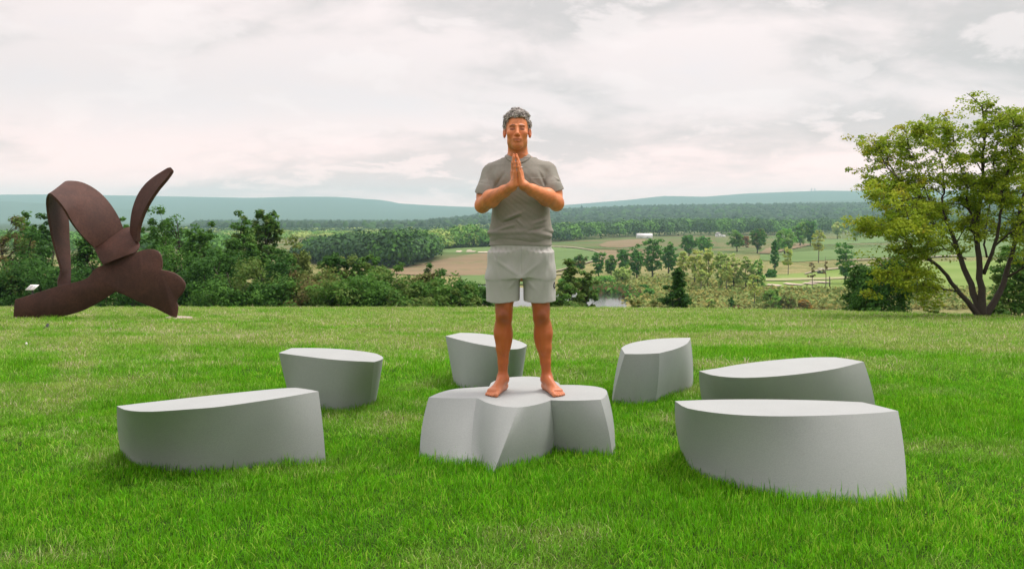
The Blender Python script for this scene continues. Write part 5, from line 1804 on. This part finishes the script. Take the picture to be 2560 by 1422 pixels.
def line_fold(P, a, b, wd, amp):
    """a ridge of cloth along the segment a-b (amp > 0 stands out)"""
    a, b = v3(*a), v3(*b)
    ab = b - a
    t_ = np.clip(((P - a) @ ab) / (ab @ ab), 0, 1)
    e = np.linalg.norm((P - a - t_[:, None] * ab) * v3(1, 0.25, 1), axis=1)
    return amp * np.exp(-(e / wd) ** 2) * np.sin(np.clip(t_, 0.02, 0.98) * math.pi) ** 0.5 * (P[:, 1] < 5.86)


SL = {-1: (mp_(1186, 476, 5.79), mp_(1233, 482, 5.76)), 1: (mp_(1410, 467, 5.79), mp_(1365, 480, 5.76))}


def shirt_outer(P):
    d = tube_table(P, TORSO)
    for s_ in (-1, 1):
        sh = ARMS[s_][0]
        d = smin(d, capsule(P, (NB[0] + s_ * 0.03, NB[1] + 0.005, NB[2] - 0.045), tuple(sh + v3(-s_ * 0.028, 0, -0.004)), 0.078, 0.070), 0.04)
        d = smin(d, ellip(P, (NB[0] + s_ * 0.085, 5.745, zpx(452)), (0.085, 0.05, 0.075)), 0.04)      # chest
    d = smin(d, capsule(P, (NB[0], NB[1], NB[2] - 0.04), (NB[0], NB[1], NB[2] - 0.012), 0.105, 0.082), 0.03)
    belly = np.exp(-((P[:, 2] - zpx(584)) / 0.028) ** 2)
    d = d - 0.0045 * belly * (0.6 + 0.6 * np.sin(P[:, 0] * 38 + 1.0) * np.sin(P[:, 0] * 17))
    return d


def sleeve(P, s_, grow_):
    sh, el, _ = ARMS[s_]
    ax = (el - sh) / np.linalg.norm(el - sh)
    d = capsule(P, tuple(sh + v3(-s_ * 0.012, 0, -0.002)), tuple(sh + ax * 0.20 + v3(s_ * 0.004, 0.004, 0)), 0.065 + grow_, 0.062 + grow_)
    mid = sh * 0.35 + el * 0.65
    d = smin(d, ellip(P, mid + v3(s_ * -0.004, -0.012, 0), (0.063 + grow_, 0.062 + grow_, 0.085)), 0.02)
    a, b = v3(*SL[s_][0]), v3(*SL[s_][1])
    nrm = np.cross(b - a, v3(0, 1, 0.15))
    nrm /= np.linalg.norm(nrm)
    if nrm[2] > 0:
        nrm = -nrm
    return d, (P - a) @ nrm


def shirt_sdf(P):
    core = shirt_outer(P)
    d = core
    for s_ in (-1, 1):
        sd, cut = sleeve(P, s_, 0.0)
        inner, _ = sleeve(P, s_, -0.015)
        inner = np.maximum(inner, -0.035 - cut)
        sd = np.maximum(np.maximum(sd, cut), -inner)
        d = smin(d, sd, 0.018)
    x0 = xpx(1301)
    low = sstep(zpx(500), zpx(580), P[:, 2]) if False else np.clip((zpx(500) - P[:, 2]) / (zpx(500) - zpx(590)), 0, 1)
    fr = (P[:, 1] < 5.87)
    w_ = 0.0026 * fbm(P * v3(1.0, 1.0, 1.5), 41, 15.0, 2) * (0.4 + low) + 0.0006 * folds(P, 2, -38, 30) * low
    w_ = w_ + 0.0028 * folds(P, 3, 14, 95, 3.4) * np.exp(-((P[:, 2] - zpx(582)) / 0.026) ** 2)
    for a, b, wd, am in (((1236, 470), (1262, 430), 0.010, -0.006), ((1240, 488), (1275, 455), 0.009, 0.006), ((1244, 500), (1272, 478), 0.008, -0.005),
                         ((1366, 468), (1348, 428), 0.010, -0.006), ((1364, 480), (1330, 452), 0.009, 0.005),
                         ((1262, 548), (1306, 530), 0.011, 0.007), ((1258, 556), (1300, 540), 0.008, -0.006), ((1288, 545), (1310, 565), 0.008, 0.006),
                         ((1240, 575), (1290, 560), 0.010, 0.006), ((1330, 560), (1372, 545), 0.011, 0.006), ((1310, 580), (1365, 566), 0.009, -0.006),
                         ((1215, 440), (1228, 470), 0.008, 0.004), ((1195, 455), (1230, 462), 0.007, -0.004), ((1385, 440), (1402, 452), 0.008, 0.004), ((1372, 455), (1404, 452), 0.007, -0.004)):
        w_ = w_ + line_fold(P, mp_(a[0], a[1], 5.71), mp_(b[0], b[1], 5.71), wd, am)
    w_ = w_ + 0.0016 * fbm(P * v3(1, 1, 0.7), 21, 34.0, 2) + 0.0007 * fbm(P, 22, 110.0, 2)
    d = d - 1.5 * w_
    # hem band drawn in under the blouse, neck hole, bottom cut
    d = np.maximum(d, zpx(606) - P[:, 2] + 0.004 * np.sin(P[:, 0] * 9))
    hole = ellip(P, (NB[0], NB[1] - 0.022, NB[2] + 0.026), (0.070, 0.084, 0.058))
    d = np.maximum(d, -hole)
    return d


def shorts_sdf(P):
    R_ = MY / F
    rows = lambda L: [(zpx(py), xpx(c), a * R_, 5.82, b) for py, c, a, b in L]
    pel = tube_table(P, rows(((600, 1302, 73, 0.119), (611, 1302, 75.5, 0.125), (640, 1302, 80, 0.132), (690, 1302, 83, 0.135))))
    l = tube_table(P, rows(((630, 1262, 40, 0.125), (690, 1259, 43, 0.128), (720, 1257, 42.5, 0.122), (754, 1255.5, 41.5, 0.118))), 2.6)
    r = tube_table(P, rows(((630, 1343, 40, 0.125), (690, 1345.5, 42, 0.128), (720, 1348, 40.5, 0.122), (754, 1350, 39, 0.118))), 2.6)
    d = smin(pel, smin(l, r, 0.004), 0.03)
    w_ = 0.0016 * fbm(P * v3(1, 1, 0.55), 14, 48.0, 3) + 0.0022 * folds(P, 11, 26, 10, 3.0) + 0.002 * folds(P, 12, -18, 40, 3.0) + 0.0015 * folds(P, 13, 60, -30)
    up_ = np.exp(-((P[:, 2] - zpx(624)) / 0.02) ** 2)
    w_ = w_ + 0.002 * up_ * np.sin(P[:, 0] * 190)
    for a, b, wd, am in (((1300, 690), (1240, 650), 0.012, 0.005), ((1304, 690), (1270, 720), 0.012, 0.006), ((1306, 690), (1350, 655), 0.012, 0.005), ((1308, 692), (1340, 725), 0.012, 0.005),
                         ((1302, 612), (1303, 688), 0.004, -0.005), ((1232, 640), (1255, 735), 0.014, 0.004), ((1372, 640), (1356, 735), 0.014, 0.004), ((1228, 612), (1240, 650), 0.006, -0.004), ((1377, 612), (1368, 650), 0.006, -0.004)):
        w_ = w_ + line_fold(P, mp_(a[0], a[1], 5.69), mp_(b[0], b[1], 5.69), wd, am)
    d = d - w_ * np.clip((zpx(610) - P[:, 2]) / 0.03, 0, 1)
    hem = zpx(752) + 0.006 * np.sin(P[:, 0] * 23 + 0.5)
    cav = np.maximum(np.minimum(l, r) + 0.012, P[:, 2] - hem - 0.06)
    return np.maximum(np.maximum(d, hem - P[:, 2]), -cav)


def skin_tint(V):
    q = head_local(V.astype(np.float32))
    n = len(V)
    base = np.array((0.72, 0.245, 0.085))
    c = np.tile(base, (n, 1))
    c *= (1 + 0.16 * fbm(V, 31, 26.0) + 0.12 * fbm(V, 32, 110.0) + 0.08 * fbm(V, 34, 330.0))[:, None]
    head = V[:, 2] > HC[2] - 0.16

    def blend(mask, col, k=1.0):
        m_ = np.clip(mask * k, 0, 1)[:, None]
        c[:] = c * (1 - m_) + np.array(col) * m_
    front = q[:, 1] > 0.04
    # cheeks, nose, ears redder
    for s_ in (-1, 1):
        blend(np.exp(-(((q[:, 0] - s_ * 0.045) / 0.022) ** 2 + ((q[:, 2] + 0.035) / 0.022) ** 2)) * head * front, (0.66, 0.20, 0.10), 0.5)
        blend((np.abs(q[:, 0] - s_ * 0.085) < 0.016) * (np.abs(q[:, 2] + 0.012) < 0.045) * head * 1.0, (0.66, 0.18, 0.09), 0.7)
        blend(np.exp(-(((np.abs(q[:, 0]) - 0.031) / 0.018) ** 4 + ((q[:, 2] + 0.001) / 0.013) ** 4)) * head * front, (0.36, 0.115, 0.048), 0.55)  # darker lid skin, with eye socket shade painted into it
        # eyebrows, lash line
        arch = 0.0195 - 6.0 * (np.abs(q[:, 0]) - 0.030) ** 2
        brow = np.exp(-((q[:, 2] - arch) / 0.0036) ** 2) * np.exp(-((np.abs(q[:, 0]) - 0.029) / 0.015) ** 4) * front
        blend(brow * head, (0.06, 0.032, 0.022), 0.85)
        lash = np.exp(-((q[:, 2] + 0.0095 - 9 * (np.abs(q[:, 0]) - 0.031) ** 2) / 0.0024) ** 2) * (np.abs(np.abs(q[:, 0]) - 0.031) < 0.016) * front
        blend(lash * head, (0.05, 0.025, 0.018), 0.95)
    blend(np.exp(-((q[:, 0] / 0.014) ** 2 + ((q[:, 2] + 0.045) / 0.012) ** 2)) * head * (q[:, 1] > 0.09), (0.66, 0.22, 0.12), 0.4)
    lips = np.exp(-((q[:, 0] / 0.022) ** 4 + ((q[:, 2] + 0.0755) / 0.0085) ** 4)) * front
    blend(lips * head, (0.66, 0.17, 0.09), 0.75)
    line = np.exp(-((q[:, 2] + 0.0745 - 5 * q[:, 0] ** 2) / 0.0022) ** 2) * (np.abs(q[:, 0]) < 0.028) * front
    blend(line * head, (0.20, 0.055, 0.03), 0.65)  # shade of the mouth crease, painted as a dark line
    stub = sstep(-0.046, -0.075, q[:, 2]) if False else np.clip((-0.050 - q[:, 2]) / 0.03, 0, 1) * (q[:, 2] > -0.15) * (q[:, 1] > -0.01)
    blend(stub * head * (0.5 + 0.3 * fbm(V, 33, 400.0)), (0.40, 0.20, 0.11), 0.5)
    scalp = (q[:, 2] > 0.065) | ((q[:, 1] < 0.01) & (q[:, 2] > -0.01))
    blend(scalp * head * (np.abs(q[:, 0]) < 0.078) * 1.0, (0.22, 0.16, 0.12), 0.5)
    # legs painted darker to carry their shade, knees darker still, feet paler
    leg = V[:, 2] < zpx(740)
    blend(leg * 1.0, (0.42, 0.105, 0.022), 0.92)
    for s_ in (-1, 1):
        kn = LEGS[s_][1]
        blend(np.exp(-(((V[:, 0] - kn[0]) / 0.040) ** 2 + ((V[:, 2] - kn[2]) / 0.055) ** 2)) * (V[:, 1] < kn[1]), (0.16, 0.045, 0.015), 0.6)
    foot = np.clip((PZ + 0.115 - V[:, 2]) / 0.07, 0, 1)
    blend(foot * 1.0, (0.55, 0.20, 0.09), 0.8)
    return np.clip(c, 0.02, 1)


def smooth_obj(name, fn, lo, hi, h, mat, parent, tint=None):
    V, Q = surface(fn, lo, hi, h)
    me = mesh(name, V - MB, [Q], mat, True, None if tint is None else (tint(V) if callable(tint) else tint))
    return link(name, me, parent)


MB = np.array((xpx(1303), MY, PZ))
person = empty('person', MB, 'barefoot man in grey t-shirt and pale shorts, eyes closed, palms pressed together', 'person')
M['skin'] = tint_mat('skin', 0.42, 260.0, 0.12, 0.5)
bodyo = smooth_obj('body', body_sdf, (xpx(1170), 5.28, PZ - 0.01), (xpx(1430), 6.05, HC[2] + 0.16), 0.0033, M['skin'], person, skin_tint)


def cloth_mat(name, a, b, weave=900.0, bump=0.25):
    m, t = material(name)
    g = t.n('ShaderNodeNewGeometry').outputs['Position']
    n1 = t.noise(g, weave, 2.0, 0.7)
    n2 = t.noise(g, 60.0, 4.0, 0.6)
    c = t.mix(t.math('ADD', t.math('MULTIPLY', n1, 0.6), t.math('MULTIPLY', n2, 0.4)), a, b)
    finish(t, c, 0.9, n2, bump, 0.002, spec=0.15)
    return m


M['shirt'] = cloth_mat('grey_jersey', (0.215, 0.213, 0.180), (0.355, 0.350, 0.305))
M['shorts'] = cloth_mat('pale_woven', (0.39, 0.405, 0.375), (0.53, 0.545, 0.51), 700.0)
M['collar'] = cloth_mat('rib_knit', (0.25, 0.245, 0.21), (0.37, 0.36, 0.32), 1200.0)
box = ((xpx(1170), 5.60, zpx(640)), (xpx(1430), 6.05, zpx(370)))
shirt = smooth_obj('t_shirt', shirt_sdf, *box, 0.004, M['shirt'], person)


def hem_sdf(P):
    tab = [(zpx(py), xpx(1302), a / F * MY, 5.825, b) for py, a, b in ((592, 77.5, 0.131), (612, 78.2, 0.1335))]
    d = tube_table(P, tab) - 0.0015 * folds(P, 5, 20, 60)
    return d


smooth_obj('waist_hem', hem_sdf, (xpx(1205), 5.62, zpx(620)), (xpx(1400), 6.05, zpx(586)), 0.004, M['collar'], shirt)


def collar_sdf(P):
    # ribbed band round the neck hole, lying on the shirt
    e = ellip(P, (NB[0], NB[1] - 0.022, NB[2] + 0.026), (0.070, 0.084, 0.058))
    return np.maximum(np.abs(shirt_outer(P) + 0.001) - 0.0055, np.maximum(e - 0.017, -e - 0.004)) - 0.0015


smooth_obj('collar', collar_sdf, (NB[0] - 0.12, NB[1] - 0.14, NB[2] - 0.09), (NB[0] + 0.12, NB[1] + 0.12, NB[2] + 0.09), 0.003, M['collar'], shirt)


def pocket_sdf(P):
    a, b = mp_(1325, 443, 5.70), mp_(1362, 482, 5.70)
    bx = np.maximum(np.maximum(a[0] - P[:, 0], P[:, 0] - b[0]), np.maximum(b[2] - P[:, 2], P[:, 2] - a[2]))
    return np.maximum(np.maximum(np.abs(shirt_sdf(P)) - 0.004, bx), P[:, 1] - 5.80)


smooth_obj('pocket', pocket_sdf, (xpx(1315), 5.62, zpx(492)), (xpx(1375), 5.80, zpx(432)), 0.003, M['shirt'], shirt)
shorts = smooth_obj('shorts', shorts_sdf, (xpx(1200), 5.62, zpx(765)), (xpx(1400), 6.03, zpx(586)), 0.004, M['shorts'], person)


def emblem_sdf(P):
    c = mp_(1386, 712, 5.765)
    e = np.sqrt(((P[:, 1] - c[1] - 0.00) / 0.013) ** 2 + ((P[:, 2] - c[2]) / 0.0185) ** 2 + ((P[:, 0] - c[0]) / 0.03) ** 2 * 0)
    ringd = (np.abs(e - 1) - 0.22) * 0.013
    return np.maximum(np.maximum(np.abs(shorts_sdf(P)) - 0.003, ringd), c[0] - 0.03 - P[:, 0])


M['emblem'] = simple('emblem', (0.02, 0.02, 0.022), 0.7)
smooth_obj('emblem', emblem_sdf, (xpx(1360), 5.66, zpx(727)), (xpx(1402), 5.84, zpx(696)), 0.002, M['emblem'], shorts)
# ring on the ring finger of the hand at the right
g_ = Geo()
rc = np.array((XH + 0.0185, 5.442, at(0, 418, 5.44)[2])) - MB
th = np.linspace(0, 2 * math.pi, 17)
g_.tube(np.stack((0.0115 * np.cos(th), 0.0115 * np.sin(th), 0.003 * np.cos(th)), 1) + rc, np.full(17, 0.0021), 6, False)
link('finger_ring', g_.mesh('finger_ring', simple('silver', (0.8, 0.8, 0.78), 0.25, metallic=1.0), True), person)


# curly grey hair
def hair_sdf(P):
    q = head_local(P)
    sk = ellip(q, (0, -0.026, 0.046), (0.079, 0.101, 0.094))
    hair_line = 0.074 - 0.35 * np.maximum(0, -q[:, 1]) - 3.5 * q[:, 0] ** 2 - 0.012 * np.sin(q[:, 0] * 60 + 1) * 0.6
    tmp = 0.004 + 0.066 * np.clip((q[:, 1] + 0.004) / 0.052, 0, 1) ** 1.2
    tmp = np.where(q[:, 1] < -0.012, 0.004 - 0.08 * np.clip((-0.012 - q[:, 1]) / 0.02, 0, 1), tmp)
    wsd = np.clip((np.abs(q[:, 0]) - 0.046) / 0.012, 0, 1)
    side_line = np.where(q[:, 1] < -0.012, tmp, (hair_line + 0.006) * (1 - wsd) + tmp * wsd)
    lump = 0.0055 * fbm(q, 51, 95.0, 2) + 0.003 * fbm(q, 52, 210.0, 2)
    topv = 0.002 + 0.008 * np.clip(q[:, 2] / 0.1, 0, 1)
    return smax(sk - topv - lump, (side_line - q[:, 2]) * 0.8, 0.008)


def hair_tint(V):
    q = head_local(V.astype(np.float32))
    f_ = np.clip(0.5 + 0.55 * fbm(q, 53, 130.0, 2) + 0.35 * fbm(q, 54, 300.0, 1), 0, 1)[:, None]
    return np.array((0.075, 0.062, 0.052)) * (1 - f_) + np.array((0.58, 0.55, 0.50)) * f_


M['hair'] = tint_mat('grey_hair', 0.55, None, 0.0, 0.4)
hb = v3(*HC)
hair = smooth_obj('hair', hair_sdf, hb + v3(-0.13, -0.16, -0.12), hb + v3(0.13, 0.18, 0.18), 0.003, M['hair'], person, hair_tint)
rng = np.random.RandomState(77)
hv = np.empty(len(hair.data.vertices) * 3, np.float32)
hair.data.vertices.foreach_get('co', hv)
hv = hv.reshape(-1, 3)
g_, tl = Geo(), []
qh = head_local((hv + MB).astype(np.float32))
cand = np.where((qh[:, 2] > 0.05) | ((np.abs(qh[:, 0]) > 0.07) & (qh[:, 2] > 0.0)))[0]
for i in rng.choice(cand, min(800, len(cand)), replace=False):
    p = hv[i].astype(float)
    nrm = p - (hb - MB + v3(0, 0.02, 0.03))
    nrm /= np.linalg.norm(nrm)
    t1 = np.cross(nrm, rng.normal(size=3))
    t1 /= np.linalg.norm(t1)
    t2 = np.cross(nrm, t1)
    r_c = rng.uniform(0.004, 0.011)
    a_ = np.linspace(0, rng.uniform(2.5, 5.5), 7)
    P_ = p + nrm * (0.000 + 0.0050 * np.sin(a_ / 2)[:, None] + 0.001) + t1 * (r_c * np.sin(a_))[:, None] + t2 * (r_c * (1 - np.cos(a_)))[:, None]
    g_.tube(P_, np.full(7, 0.0025) * np.linspace(1, 0.5, 7), 4, False)
    w_ = np.clip(rng.normal(0.55, 0.3), 0, 1)
    tl.append(np.tile(np.array((0.08, 0.066, 0.055)) * (1 - w_) + np.array((0.70, 0.67, 0.62)) * w_, (28, 1)))
link('curls', g_.mesh('curls', M['hair'], True, np.concatenate(tl)), hair)
